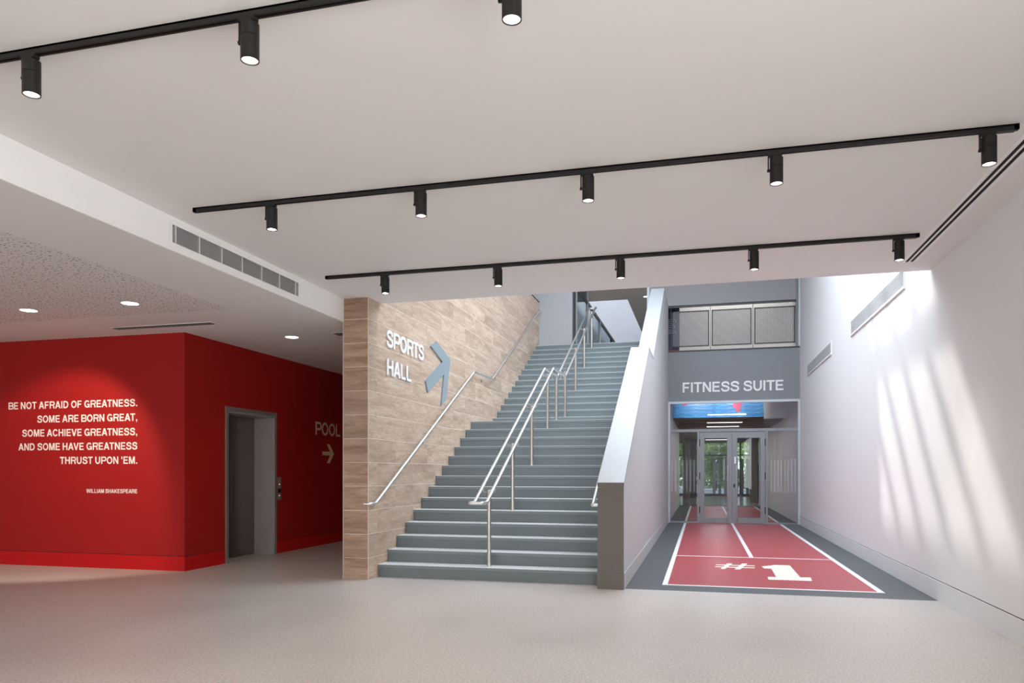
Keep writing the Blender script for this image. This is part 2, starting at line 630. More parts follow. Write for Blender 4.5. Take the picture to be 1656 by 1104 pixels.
ST, BR = 0.19, 0.155
_A = [('p', [(0, 0), (0.215, 0), (0.60, 1), (0.375, 1)]), ('p', [(0.765, 0), (0.98, 0), (0.605, 1), (0.38, 1)]), _r(0.22, 0.22, 0.76, 0.375)]
GLY = {
    'A': (0.98, 0.01, _A),
    'B': (0.85, 0.07, [_r(0, 0, ST, 1), _bowl(0.0, 0.58, 0.95), _bowl(0.42, 1.0, 0.91)]),
    'C': (0.92, 0.045, [('s', _arc(0.49, 0.5, 0.39, 0.42, 35, 325, 24), 0.19)]),
    'D': (0.90, 0.07, [_r(0, 0, ST, 1), ('s', [(0.1, 0.915), (0.38, 0.915)] + _arc(0.38, 0.5, 0.42, 0.415, 90, -90, 16) + [(0.1, 0.085)], 0.18)]),
    'E': (0.77, 0.07, [_r(0, 0, ST, 1), _r(0, 0, 0.77, BR + 0.01), _r(0, 1 - BR - 0.01, 0.75, 1), _r(0, 0.425, 0.70, 0.59)]),
    'F': (0.72, 0.07, [_r(0, 0, ST, 1), _r(0, 1 - BR - 0.01, 0.72, 1), _r(0, 0.41, 0.64, 0.575)]),
    'G': (0.96, 0.045, [('s', _arc(0.49, 0.5, 0.39, 0.42, 38, 335, 24), 0.19), _r(0.52, 0.36, 0.95, 0.52), _r(0.80, 0.0, 0.95, 0.40)]),
    'H': (0.86, 0.07, [_r(0, 0, ST, 1), _r(0.66, 0, 0.86, 1), _r(0.1, 0.43, 0.76, 0.60)]),
    'I': (0.2, 0.08, [_r(0, 0, ST, 1)]),
    'K': (0.90, 0.07, [_r(0, 0, ST, 1), ('p', [(0.12, 0.26), (0.30, 0.30), (0.90, 1), (0.64, 1), (0.12, 0.44)]), ('p', [(0.30, 0.60), (0.66, 0), (0.91, 0), (0.45, 0.70)])]),
    'L': (0.72, 0.07, [_r(0, 0, ST, 1), _r(0, 0, 0.72, BR + 0.01)]),
    'M': (1.02, 0.07, [_r(0, 0, 0.19, 1), _r(0.83, 0, 1.02, 1), ('p', [(0.03, 1), (0.27, 1), (0.60, 0), (0.42, 0)]), ('p', [(0.75, 1), (0.99, 1), (0.60, 0), (0.42, 0)])]),
    'N': (0.86, 0.07, [_r(0, 0, 0.195, 1), _r(0.665, 0, 0.86, 1), ('p', [(0.0, 1), (0.21, 1), (0.86, 0), (0.65, 0)])]),
    'O': (1.0, 0.045, [('c', _arc(0.5, 0.5, 0.40, 0.42, 0, 360, 32)[:-1], 0.19)]),
    'P': (0.82, 0.07, [_r(0, 0, ST, 1), _bowl(0.355, 1.0, 0.92)]),
    'R': (0.88, 0.07, [_r(0, 0, ST, 1), _bowl(0.40, 1.0, 0.94), ('p', [(0.66, 0), (0.90, 0), (0.82, 0.30), (0.70, 0.49), (0.46, 0.49), (0.62, 0.34)])]),
    'S': (0.88, 0.045, [('s', _spline([(0.79, 0.68), (0.71, 0.86), (0.45, 0.925), (0.20, 0.86), (0.13, 0.73), (0.22, 0.60), (0.46, 0.53),
                                       (0.71, 0.44), (0.79, 0.28), (0.70, 0.13), (0.45, 0.075), (0.17, 0.14), (0.08, 0.33)]), 0.18)]),
    'T': (0.82, 0.025, [_r(0.31, 0, 0.51, 1), _r(0, 1 - BR - 0.01, 0.82, 1)]),
    'U': (0.86, 0.07, [('s', [(0.1, 1), (0.1, 0.40)] + _arc(0.43, 0.40, 0.33, 0.32, 180, 360, 14) + [(0.76, 1)], 0.195)]),
    'V': (0.94, 0.01, [('p', [(0, 1), (0.215, 1), (0.58, 0), (0.36, 0)]), ('p', [(0.725, 1), (0.94, 1), (0.58, 0), (0.36, 0)])]),
    'W': (1.36, 0.01, [('p', [(0, 1), (0.21, 1), (0.44, 0), (0.23, 0)]), ('p', [(0.58, 1), (0.74, 1), (0.44, 0), (0.27, 0)]),
                       ('p', [(0.62, 1), (0.78, 1), (1.09, 0), (0.92, 0)]), ('p', [(1.15, 1), (1.36, 1), (1.13, 0), (0.92, 0)])]),
    '.': (0.2, 0.09, [_r(0, 0, 0.2, 0.2)]),
    ',': (0.2, 0.09, [('p', [(0, 0), (0.08, -0.0), (0.02, -0.19), (0.12, -0.16), (0.2, 0.02), (0.2, 0.2), (0, 0.2)])]),
    "'": (0.18, 0.08, [('p', [(0.03, 0.64), (0.15, 0.64), (0.18, 1), (0, 1)])]),
}


def _flat(bm, poly, d, layer):
    z0, z1 = 0.0, d + layer * 1e-5
    A = [bm.verts.new((x, y, z0)) for x, y in poly]
    B = [bm.verts.new((x, y, z1)) for x, y in poly]
    bm.faces.new(B)
    bm.faces.new(A[::-1])
    n = len(poly)
    for i in range(n):
        bm.faces.new((A[i], A[(i + 1) % n], B[(i + 1) % n], B[i]))


def _ribbon(bm, P, t, d, closed, layer, sx, sy):
    n = len(P)
    V = [Vector((p[0], p[1])) for p in P]
    rows = []
    for i in range(n):
        a = V[(i - 1) % n] if closed or i else V[0]
        b = V[(i + 1) % n] if closed or i < n - 1 else V[-1]
        tg = (b - a).normalized()
        nm = Vector((-tg.y, tg.x)) * t / 2
        rows.append((V[i] + nm, V[i] - nm))
    z1 = d + layer * 1e-5
    vs = [[bm.verts.new((p.x * sx, p.y * sy, z)) for p in r for z in (0.0, z1)] for r in rows]
    rng = range(n if closed else n - 1)
    for i in rng:
        a, b = vs[i], vs[(i + 1) % n]
        bm.faces.new((a[1], a[3], b[3], b[1]))
        bm.faces.new((a[0], b[0], b[2], a[2]))
        bm.faces.new((a[0], a[1], b[1], b[0]))
        bm.faces.new((a[2], b[2], b[3], a[3]))
    if not closed:
        bm.faces.new((vs[0][0], vs[0][2], vs[0][3], vs[0][1]))
        bm.faces.new((vs[-1][0], vs[-1][1], vs[-1][3], vs[-1][2]))


def text_letters(txt, width, cap, depth, track=0.0):
    x, cur = 0.0, []
    for i, ch in enumerate(txt):
        if ch == ' ':
            x += 0.34
            continue
        w, sb, parts = GLY[ch]
        x += sb if cur else 0
        if cur and txt[i - 1] + ch in ('AT', 'AV'):
            x -= 0.07
        cur.append((x, parts))
        x += w
        end = x
        x += sb + track
    sx, sy = width / end, cap
    out = []
    for x0, parts in cur:
        bm = bmesh.new()
        for li, p in enumerate(parts):
            if p[0] == 'p':
                _flat(bm, [((px + x0) * sx, py * sy) for px, py in p[1]], depth, li)
            else:
                _ribbon(bm, [(px + x0, py) for px, py in p[1]], p[2], depth, p[0] == 'c', li, sx, sy)
        out.append(bm)
    return out


def place_text(parent, txt, width, cap, origin, right, m, name='letter', joined=False, depth=0.006, up=(0, 0, 1), track=0.0):
    r, u = Vector(right), Vector(up)
    n = r.cross(u)
    mat4 = Matrix((r, u, n)).transposed().to_4x4()
    mat4.translation = Vector(origin)
    L = text_letters(txt, width, cap, depth, track)
    if joined:
        bm = bmesh.new()
        for b in L:
            me = bpy.data.meshes.new('x')
            b.to_mesh(me)
            b.free()
            bm.from_mesh(me)
            bpy.data.meshes.remove(me)
        bmesh.ops.transform(bm, matrix=mat4, verts=bm.verts)
        return obj(name, bm, m, parent)
    for b, ch in zip(L, txt.replace(' ', '')):
        bmesh.ops.transform(b, matrix=mat4, verts=b.verts)
        obj(name if ch.isalpha() else 'punctuation_mark', b, m, parent)


# ------------------------------------------------------------------ key dimensions
XR = 2.388          # right wall
XT = -4.027         # tiled wall face
XTB = -4.373
YF = 8.50           # front line of tiled wall and balustrade
CZ = 3.515          # foyer ceiling
ZL = 3.226          # low ceiling on the left
XL = -4.362
XB0, XB1 = -1.166, -0.867
YE = 19.95          # glazed corridor end
XC, YC = -6.77, 8.60
YCE = 8.86          # ceiling edge over the stairs
ZU = 4.486          # upper floor
ROOF = 7.5
RS, GO = 0.16022, 0.3025
Y1, Y15 = 8.776, 14.163

# ------------------------------------------------------------------ structure
struct(boxes('floor', [((-14, -6, -0.2), (2.6, 8.58, 0)), ((-14, 8.58, -0.2), (-0.95, 18.4, 0))], 'floor'))
struct(boxes('floor_corridor', [((-0.95, 8.58, -0.2), (2.6, 30.3, 0.0))], 'floor_grey'))
struct(boxes('floor_beyond', [((-6, 30.3, -0.2), (8, 42.2, 0.0))], 'far_floor'))
struct(boxes('floor_upper', [((-7.2, 18.40, ZU - 0.3), (-1.30, 34, ZU)), ((-1.30, YE + 0.12, ZU - 0.3), (XR, 23.0, ZU))], 'floor'))
struct(boxes('ceiling', [((XL - 0.04, -6, CZ), (2.6, YCE, CZ + 0.25))], 'ceiling'))
struct(boxes('wall_over_ceiling_edge', [((XTB - 0.2, YCE - 0.15, CZ + 0.25), (2.6, YCE, ROOF))], 'white'))
struct(boxes('ceiling_perforated', [((-14, -6, ZL), (-5.30, 7.50, ZL + 0.1))], 'perf'))
struct(boxes('ceiling_left', [((-5.30, -6, ZL), (XL - 0.02, 17, ZL + 0.1)), ((-14, 7.50, ZL), (-5.30, 17, ZL + 0.1))], 'ceiling'))
struct(boxes('trim_bulkhead', [((XL - 0.02, -6, ZL), (XL, 5.352, CZ)), ((XL - 0.02, 7.45, ZL), (XL, YF, CZ)),
                               ((XL - 0.02, 5.352, ZL), (XL, 7.45, 3.296)), ((XL - 0.02, 5.352, 3.447), (XL, 7.45, CZ))], 'bulkhead'))
struct(boxes('wall_right', [((XR, 1.9, 0), (2.6, 34, ROOF)), ((XR, -6, 0), (2.6, -5.1, ROOF)), ((XR, -5.1, 0), (2.6, 1.9, 0.3)),
                            ((XR, -5.1, 3.2), (2.6, 1.9, ROOF))], 'white'))
w0 = struct(boxes('window_3', [((XR + 0.06, -5.1 + i * 1.4 - 0.03 * (i == 5), 0.3), (XR + 0.14, -5.04 + i * 1.4 - 0.03 * (i == 5), 3.2)) for i in range(6)], 'dark_frame'))
boxes('pane', [((XR + 0.09, -5.04 + i * 1.4, 0.3), (XR + 0.10, -3.7 + i * 1.4, 3.2)) for i in range(5)], 'glass', parent=w0)
struct(boxes('baseboard_right', [((XR - 0.010, -6, 0), (XR, YE - 0.06, 0.206))], 'base_white', bevel=0.002))
struct(boxes('wall_foyer_left', [((-14.2, -6, 0), (-14, 18, ZL + 0.1))], 'white'))
# glazed entrance front behind the camera
struct(boxes('wall_back', [((-14.2, -6.2, 0), (-11, -6, CZ)), ((-2.9, -6.2, 0), (2.6, -6, CZ)), ((-11, -6.2, 0), (-2.9, -6, 0.25)),
                           ((-14, -6.2, 3.1), (-2.9, -6, CZ + 0.1))], 'white'))
wf = struct(boxes('window_1', [((-11 + i * 1.6, -6.14, 0.25), (-10.93 + i * 1.6, -6.04, 3.1)) for i in range(6)], 'dark_frame'))
obj_p = bmesh.new()
add_box(obj_p, (-11, -6.10, 0.25), (-2.9, -6.09, 3.1))
struct(obj('pane', obj_p, 'glass', wf))

# red core (lift shaft) -------------------------------------------------------
struct(boxes('wall_red_front', [((-14, YC, 0), (XC, YC + 0.2, ZL + 0.05))], 'red'))
LY0, LY1, LZ = 9.50, 10.765, 2.275
struct(boxes('wall_red_side', [((XC - 0.2, YC + 0.2, 0), (XC, LY0, ZL + 0.05)), ((XC - 0.2, LY1, 0), (XC, 17, ZL + 0.05)),
                               ((XC - 0.2, LY0, LZ), (XC, LY1, ZL + 0.05))], 'red'))
struct(boxes('baseboard_red_front', [((-14, YC - 0.006, 0), (XC + 0.006, YC, 0.197))], 'red_base'))
struct(boxes('baseboard_red_side', [((XC, YC, 0), (XC + 0.006, LY0 - 0.03, 0.197)), ((XC, LY1 + 0.065, 0), (XC + 0.006, 17, 0.197))], 'red_base'))
struct(boxes('trim_red_groove_shade', [((-14, YC - 0.003, 0.197), (XC + 0.003, YC, 0.203)), ((XC, YC, 0.197), (XC + 0.003, LY0 - 0.03, 0.203)), ((XC, LY1 + 0.065, 0.197), (XC + 0.003, 17, 0.203))], 'groove_shade'))  # dark strip painted as the shade of the gap above the skirting
struct(boxes('trim_right_groove_shade', [((XR - 0.003, -6, 0.206), (XR, YE - 0.06, 0.212))], 'groove_shade'))  # painted gap shade again, along the right wall
struct(boxes('wall_passage_end', [((-14, 17, 0), (XTB + 0.3, 17.2, ZL + 0.1))], 'red'))

# upper walls -----------------------------------------------------------------
struct(boxes('wall_stairwell_left', [((XTB - 0.2, YCE, ZL + 0.1), (XTB, 18.47, ROOF))], 'grey_wall'))
struct(boxes('wall_top_landing', [((-7.2, 18.47, ZU), (-3.179, 18.62, ROOF))], 'grey_wall'))
struct(boxes('wall_fascia', [((XB1, YE, 3.175), (XR, YE + 0.2, ZU))], 'fascia'))
struct(boxes('wall_over_balcony', [((-1.36, YE, 5.70), (XR, YE + 0.2, ROOF))], 'upper_fascia'))
struct(boxes('trim_landing_pier', [((-1.42, YE - 0.02, ZU), (-1.36, YE + 4.0, ROOF))], 'pale_frame'))
struct(boxes('wall_balcony_back', [((-1.36, 22.6, ZU), (XR, 22.8, 6.9))], 'white'))
struct(boxes('ceiling_balcony', [((-1.36, YE + 0.2, 6.9), (XR, 22.8, 7.0))], 'ceiling'))
# top hall
struct(boxes('ceiling_hall', [((-7.2, 18.47, 6.9), (-1.36, 24.15, 7.05)), ((-2.34, 24.15, 6.9), (-1.36, 34, 7.05))], 'hall_ceiling'))
struct(boxes('wall_hall_right', [((-1.40, 23.9, ZU), (-1.30, 34, 11))], 'white'))
struct(boxes('wall_hall_end', [((-7.4, 33, ZU), (-1.3, 33.2, 11.2)), ((-2.9, 32.6, ZU), (-1.4, 33.0, 8.15))], 'white'))
struct(boxes('wall_hall_left', [((-7.4, 18.62, ZU), (-7.2, 33, 11.2))], 'white'))
struct(boxes('wall_hall_shaft', [((-7.2, 24.0, 7.05), (-2.34, 24.15, 11.2)), ((-2.34, 24.0, 7.05), (-2.2, 33, 11.2))], 'white'))
# roof with its rooflight (two bays either side of a beam, bars across)
roof = struct(boxes('ceiling_roof', [((-7.4, YCE - 0.15, ROOF), (-2.52, 20.2, ROOF + 0.15)),
                                     ((-2.52, 17.9, ROOF), (2.6, 20.2, ROOF + 0.15)),
                                     ((2.30, YCE - 0.15, ROOF), (2.6, 20.2, ROOF + 0.15)),
                                     ((-1.05, YCE - 0.15, ROOF), (-0.76, 17.9, ROOF + 0.15)),
                                     ((-0.76, 15.6, ROOF), (2.3, 17.9, ROOF + 0.15))], 'white'))
bm = bmesh.new()
add_prism(bm, [(-2.52, 17.9), (-2.52, 17.2), (-1.05, 15.55), (-1.05, 17.9)], 'z', ROOF, ROOF + 0.15)
struct(obj('roof_sun_mask', bm, 'white'))  # unseen splay, shaped to give the sun patch an upright left edge
for i, yb in enumerate([9.35 + 0.975 * k for k in range(9)]):
    struct(boxes('trim_rooflight_bar', [((-2.52, yb - 0.095, ROOF), (2.3, yb + 0.095, ROOF + 0.12))], 'white', parent=roof))

# corridor beyond the glass doors
struct(boxes('wall_corridor_left', [((XB1 - 0.2, YE + 0.1, 0), (XB1, 29.5, 3.7))], 'white'))
struct(boxes('ceiling_lobby', [((-0.87, YE + 0.1, 3.75), (XR, 23.1, 3.9))], 'ceiling'))
struct(boxes('ceiling_beyond', [((-6, 23.06, 2.985), (8, 42.2, 3.1))], 'brown_dark'))
struct(boxes('wall_corridor_return', [((1.76, 22.9, 2.9), (XR, 23.06, 3.75))], 'white'))
struct(boxes('wall_beyond_right', [((8, 30, 0), (8.2, 42.2, 3.1)), ((2.6, 30.3, 0), (8, 30.5, 3.1))], 'white'))
struct(boxes('wall_beyond_left', [((-6.2, 29.5, 0), (-6, 42.2, 3.1)), ((-6, 29.3, 0), (-0.87, 29.5, 3.1))], 'white'))
slats = thing('timber_slat_ceiling', 'brown timber slats hung across the ceiling beyond the glass doors', 'ceiling slats', (0.7, 23.1, 2.93))
for k in range(46):
    y = 23.25 + 0.42 * k
    boxes('slat', [((-2.4, y, 2.93), (4.4, y + 0.10, 2.985))], 'brown', parent=slats)

# ------------------------------------------------------------------ tiled wall
tw = struct(boxes('wall_tiled', [((XTB + 0.012, YF + 0.0018, 0), (XT - 0.0018, 18.46, 5.64))], 'grout'))
CH, CB = 0.2985, 0.269
tile_meshes = {}


def tile_piece(kind, L, H):
    key = (kind, round(L, 3), round(H, 3))
    if key not in tile_meshes:
        bm = bmesh.new()
        if kind == 'side':
            add_box(bm, (-0.012, 0, 0), (0, L, H))
        elif kind == 'front':
            add_box(bm, (0, -0.0, 0), (L, 0.012, H))
        else:
            add_box(bm, (0, 0, 0), (L, 0.012, H))
        bmesh.ops.bevel(bm, geom=bm.edges[:], offset=0.0015, segments=1, affect='EDGES')
        me = bpy.data.meshes.new('tile')
        bm.to_mesh(me)
        bm.free()
        me.materials.append(M['tile'] if kind == 'side' else M['tile_shaded'])
        tile_meshes[key] = me
    return tile_meshes[key]


def put_tile(kind, L, H, loc):
    o = bpy.data.objects.new('tile', tile_piece(kind, L, H))
    COL.objects.link(o)
    o.parent = tw
    o.location = Vector(loc) - Vector(tw['_wl'])


def stair_z(y):
    if y < Y1:
        return 0
    if y < Y15:
        return min(14, int((y - Y1) / GO) + 1) * RS
    return min(28, 15 + int((y - Y15) / GO)) * RS


G = 0.004
rows = [(0.0, CB)] + [(CB + CH * k, CB + CH * (k + 1)) for k in range(18)]
for r, (z0, z1) in enumerate(rows):
    z1 = min(z1, 5.64)
    if z1 - z0 < 0.03:
        continue
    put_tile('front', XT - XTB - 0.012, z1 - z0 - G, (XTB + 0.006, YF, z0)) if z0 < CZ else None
    y = YF + 0.007
    nexty = 8.758 if r % 2 == 0 else 9.346
    while y < 18.44:
        e = min(nexty, 18.46)
        if z1 > stair_z(max(y, e - 0.05)) - 0.02 or z1 > stair_z(y) - 0.02:
            put_tile('side', e - y - G, z1 - z0 - G, (XT, y, z0))
        y = e
        nexty = e + 1.21
boxes('edge_trim', [((XT - 0.008, YF - 0.003, 0), (XT + 0.002, YF + 0.006, CZ))], 'trim', parent=tw)
boxes('edge_trim', [((XTB - 0.002, YF - 0.003, 0), (XTB + 0.006, YF + 0.006, CZ))], 'trim', parent=tw)
boxes('capping', [((XTB, 8.87, 5.64), (XT + 0.008, 18.465, 5.665))], 'brown_dark', parent=tw)

# ------------------------------------------------------------------ staircase
st = thing('staircase', 'wide blue-grey staircase of two flights between the tiled wall and white balustrade', 'staircase', (-2.6, Y1, 0))
SX0, SX1 = XT + 0.002, XB0 - 0.002
for k in range(1, 29):
    y = Y1 + GO * (k - 1) if k <= 14 else Y15 + GO * (k - 15)
    depth = GO
    nm = 'step'
    if k == 14:
        depth, nm = Y15 - y, 'landing'
    if k == 28:
        depth = 18.40 - y
    z = RS * k
    lo = max(0.0, z - RS - 0.22)
    s = boxes(nm, [((SX0, y + 0.008, lo), (SX1, y + depth + 0.006, z - 0.004))], 'step', parent=st)
    boxes('tread', [((SX0, y + 0.0015, z - 0.004), (SX1, y + depth + 0.008, z))], 'tread', parent=s)
    boxes('nosing', [((SX0, y, z - 0.042), (SX1, y + 0.055, z - 0.0042))], 'nosing', parent=s, bevel=0.002)

# ------------------------------------------------------------------ balustrade wall
bl = struct(thing('wall_balustrade', 'x', 'x', (-1.0, YF, 0)))
del bl['label'], bl['category']
prof = [(8.512, 1.168), (12.66, 3.392), (13.76, 3.392), (17.80, 5.60), (YE, 5.645)]
bm = bmesh.new()
add_prism(bm, [(8.512, 0), *prof, (YE, 0)], 'x', XB0 + 0.003, XB1)
obj('wall_panel', bm, 'pale_paint', bl)
cp = [(YF, 1.222), (12.665, 3.445), (13.755, 3.445), (17.785, 5.655), (YE - 0.01, 5.70)]
cb = [(YF, 1.168), (12.655, 3.392), (13.765, 3.392), (17.795, 5.602), (YE - 0.01, 5.647)]
for i in range(4):
    bm = bmesh.new()
    add_prism(bm, [cb[i], cb[i + 1], cp[i + 1], cp[i]], 'x', XB0 - 0.002, XB1 + 0.003)
    obj('coping', bm, 'coping', bl)
boxes('coping_end', [((XB0 - 0.002, YF - 0.004, 1.166), (XB1 + 0.003, YF - 0.0005, 1.219))], 'end', parent=bl)
boxes('end_panel', [((XB0, YF, 0.192), (XB1, YF + 0.012, 1.162))], 'end', parent=bl, bevel=0.001)
boxes('end_skirting', [((XB0 - 0.004, YF - 0.004, 0), (XB1 + 0.004, YF + 0.012, 0.188))], 'end', parent=bl, bevel=0.001)
boxes('skirting', [((XB1, YF + 0.013, 0), (XB1 + 0.008, YE - 0.05, 0.19))], 'base_side', parent=bl, bevel=0.001)

# ------------------------------------------------------------------ handrails
RT = 0.0205


def bracket(parent, p, wall_x, drop=0.055):
    bm = bmesh.new()
    s = 1 if p[0] > wall_x else -1
    add_tube(bm, [(p[0], p[1], p[2] - RT), (p[0], p[1], p[2] - drop - 0.02), (wall_x + s * 0.004, p[1], p[2] - drop - 0.02)], 0.006, 0.02, 8)
    add_cyl(bm, (wall_x + s * 0.0005, p[1], p[2] - drop - 0.02), (wall_x + s * 0.008, p[1], p[2] - drop - 0.02), 0.03, seg=16)
    obj('bracket', bm, 'post_steel', parent, smooth=True)


def rail_z(y, z0=0.97, ya=8.57, za=3.148, yb=12.72, yc=13.88, zd=5.35, yd=18.02):
    if y < ya:
        return z0
    if y < yb:
        return z0 + (za - z0) * (y - ya) / (yb - ya)
    if y < yc:
        return za
    return za + (zd - za) * (y - yc) / (yd - yc)


wr = thing('wall_handrail', 'stainless steel handrail running up the wood-look tiled wall', 'handrail', (-3.947, 8.37, 0.948))
bm = bmesh.new()
add_tube(bm, [(XT + 0.002, 8.38, 0.948), (-3.947, 8.38, 0.948), (-3.947, 8.53, 0.948), (-3.947, 12.67, 3.122), (-3.947, 13.84, 3.128),
              (-3.947, 18.10, 5.362), (-3.947, 18.40, 5.375)], RT, 0.035)
obj('rail', bm, 'steel', wr, smooth=True)
for y in (8.85, 10.2, 11.35, 12.45, 13.35, 14.35, 15.6, 16.8, 17.95):
    z = 0.948 + (3.122 - 0.948) * (y - 8.53) / 4.14 if y < 12.67 else (3.125 if y < 13.84 else 3.128 + (y - 13.84) * 0.5244)
    bracket(wr, (-3.947, y, z), XT)

cr = thing('central_handrail', 'double stainless steel handrail on nine posts up the middle of the stairs', 'handrail', (-2.594, 8.95, 0.16))
bm = bmesh.new()
A, B = -2.671, -2.517
loop = [(B, 8.38, 0.972), (B, 8.58, 0.972), (B, 12.72, 3.147), (B, 13.90, 3.150), (B, 18.02, 5.345), (B, 18.12, 5.345),
        (A, 18.12, 5.345), (A, 18.02, 5.345), (A, 13.90, 3.150), (A, 12.72, 3.147), (A, 8.58, 0.972), (A, 8.38, 0.972)]
add_tube(bm, loop, RT, 0.03, 14, closed=True)
obj('rail', bm, 'steel', cr, smooth=True)
posts = [(8.955, 1), (10.15, 5), (11.36, 9), (12.59, 13), (13.40, 14), (14.28, 15), (15.51, 19), (16.70, 23), (17.87, 27)]
for y, k in posts:
    zt = rail_z(y) - 0.03 if k != 14 else 3.09
    zt -= 0.03
    bm = bmesh.new()
    add_cyl(bm, (-2.594, y, RS * k), (-2.594, y, zt), 0.0265, seg=20)
    add_cyl(bm, (-2.594, y, zt), (-2.594, y, zt + 0.004), 0.0265, 0.022, seg=20)
    add_cyl(bm, (-2.594, y, RS * k), (-2.594, y, RS * k + 0.004), 0.032, seg=20)
    p = obj('post', bm, 'post_steel', cr, smooth=True)
    bm = bmesh.new()
    for s in (A, B):
        add_tube(bm, [(-2.594, y, zt - 0.02), (s, y, zt - 0.02), (s, y, rail_z(y) - 0.012)], 0.007, 0.012, 8)
    obj('support_arm', bm, 'post_steel', p, smooth=True)

rr = thing('balustrade_handrail', 'stainless steel handrail end curving beside the taupe balustrade end', 'handrail', (-1.24, 8.6, 0.966))
bm = bmesh.new()
add_tube(bm, [(XB0 - 0.004, 8.58, 0.955), (-1.24, 8.58, 0.955), (-1.24, 8.66, 0.965), (-1.24, 12.67, 3.07), (-1.24, 13.84, 3.08), (-1.24, 18.10, 5.30)], RT, 0.03)
obj('rail', bm, 'steel', rr, smooth=True)
for y in (9.4, 10.8, 12.2, 13.3, 15.0, 16.7):
    z = 0.965 + (3.07 - 0.965) * (y - 8.66) / 4.01 if y < 12.67 else (3.075 if y < 13.84 else 3.08 + (y - 13.84) * 0.521)
    bracket(rr, (-1.24, y, z), XB0)

# ------------------------------------------------------------------ ceiling tracks and spotlights
def track(y, x0, x1, label):
    t = thing('lighting_track', label, 'track', ((x0 + x1) / 2, y, CZ), 'black lighting tracks on the foyer ceiling')
    w = 0.0175
    boxes('track_profile', [((x0, y - w, CZ - 0.034), (x0 + 0.03, y + w, CZ)), ((x1 - 0.03, y - w, CZ - 0.034), (x1, y + w, CZ)),
                            ((x0, y - w, CZ - 0.034), (x1, y - w + 0.011, CZ)), ((x0, y + w - 0.011, CZ - 0.034), (x1, y + w, CZ)),
                            ((x0, y - w, CZ - 0.01), (x1, y + w, CZ))], 'black', parent=t)
    boxes('conductor_slot', [((x0 + 0.03, y - w + 0.011, CZ - 0.020), (x1 - 0.03, y + w - 0.011, CZ - 0.010))], 'groove_shade', parent=t)
    boxes('end_feed', [((x1 - 0.16, y - w - 0.001, CZ - 0.040), (x1 - 0.02, y + w + 0.001, CZ - 0.032))], 'black', parent=t)


YT = (3.075, 5.271, 7.466)
XS = (-3.336, -2.063, -0.790, 0.483, 1.750)
track(YT[0], -4.06, 1.913, 'black lighting track nearest the camera, cut by the top of the picture')
track(YT[1], -4.06, 1.913, 'long black lighting track across the middle of the ceiling')
track(YT[2], -4.05, 1.915, 'black lighting track farthest back, just in front of the stairs')

sl = thing('spotlight', '', 'spotlight', (XS[0], YT[0], CZ - 0.034), 'black cylindrical track spotlights')
x, y, z = XS[0], YT[0], CZ - 0.034
bm = bmesh.new()
add_box(bm, (x - 0.055, y - 0.018, z - 0.017), (x + 0.035, y + 0.018, z + 0.002))
add_cyl(bm, (x - 0.012, y, z - 0.017), (x - 0.012, y, z - 0.030), 0.019, seg=16)
obj('adapter', bm, 'black', sl, bevel=0.0015)
bm = bmesh.new()
ZB = 3.281
add_cyl(bm, (x, y, ZB + 0.112), (x, y, z - 0.028), 0.043, 0.043, seg=32)
add_cyl(bm, (x, y, z - 0.028), (x, y, z - 0.026), 0.043, 0.039, seg=32)
add_cyl(bm, (x, y, ZB + 0.109), (x, y, ZB + 0.112), 0.0405, seg=32)
obj('body', bm, 'black', sl, smooth=True)
bm = bmesh.new()
# lower barrel: an open tube with wall thickness
n = 32
rings = []
for zz, rr_ in ((ZB + 0.109, 0.043), (ZB, 0.043), (ZB, 0.038), (ZB + 0.02, 0.036), (ZB + 0.02, 0.001)):
    rings.append([bm.verts.new((x + rr_ * math.cos(2 * math.pi * i / n), y + rr_ * math.sin(2 * math.pi * i / n), zz)) for i in range(n)])
for a, b in zip(rings, rings[1:]):
    for i in range(n):
        bm.faces.new((a[i], a[(i + 1) % n], b[(i + 1) % n], b[i]))
bar = obj('barrel', bm, 'black', sl, smooth=True)
bm = bmesh.new()
add_cyl(bm, (x, y, ZB + 0.004), (x, y, ZB + 0.016), 0.0375, 0.030, seg=32)
obj('reflector', bm, 'reflector', bar)
bm = bmesh.new()
add_cyl(bm, (x, y, ZB + 0.0025), (x, y, ZB + 0.0042), 0.022, seg=24)
obj('lens', bm, 'lens', bar)
bm = bmesh.new()
add_box(bm, (x - 0.056, y - 0.009, z - 0.115), (x - 0.048, y + 0.009, z - 0.012))
add_box(bm, (x - 0.056, y - 0.009, z - 0.115), (x - 0.040, y + 0.009, z - 0.100))
add_cyl(bm, (x - 0.060, y, z - 0.108), (x - 0.048, y, z - 0.108), 0.010, seg=12)
obj('side_arm', bm, 'black', sl)
ord5 = ('leftmost', 'second from the left', 'middle', 'second from the right', 'rightmost')
ord1 = ('leftmost', 'second from the left', 'third from the left', 'fourth from the left', 'rightmost')
tn = ('nearest ceiling track', 'long middle ceiling track', 'farthest ceiling track')
SPOT_W = 95
for j, yt in enumerate(YT):
    for i, xs in enumerate(XS):
        lab = 'black cylindrical spotlight, %s on the %s' % ((ord1 if j == 0 else ord5)[i], tn[j])
        if j == 0 and i == 0:
            sl['label'] = lab
        elif j == 0 and i > 2:
            pass
        else:
            dup_tree(sl, (xs, yt, z), lab)
        d = bpy.data.lights.new('spot_beam', 'SPOT')
        d.energy = SPOT_W
        d.color = (1.0, 0.91, 0.83)
        d.spot_size = math.radians(64)
        d.spot_blend = 1.0
        d.shadow_soft_size = 0.03
        o = bpy.data.objects.new('spot_beam', d)
        COL.objects.link(o)
        o.location = (xs, yt, ZB - 0.006)

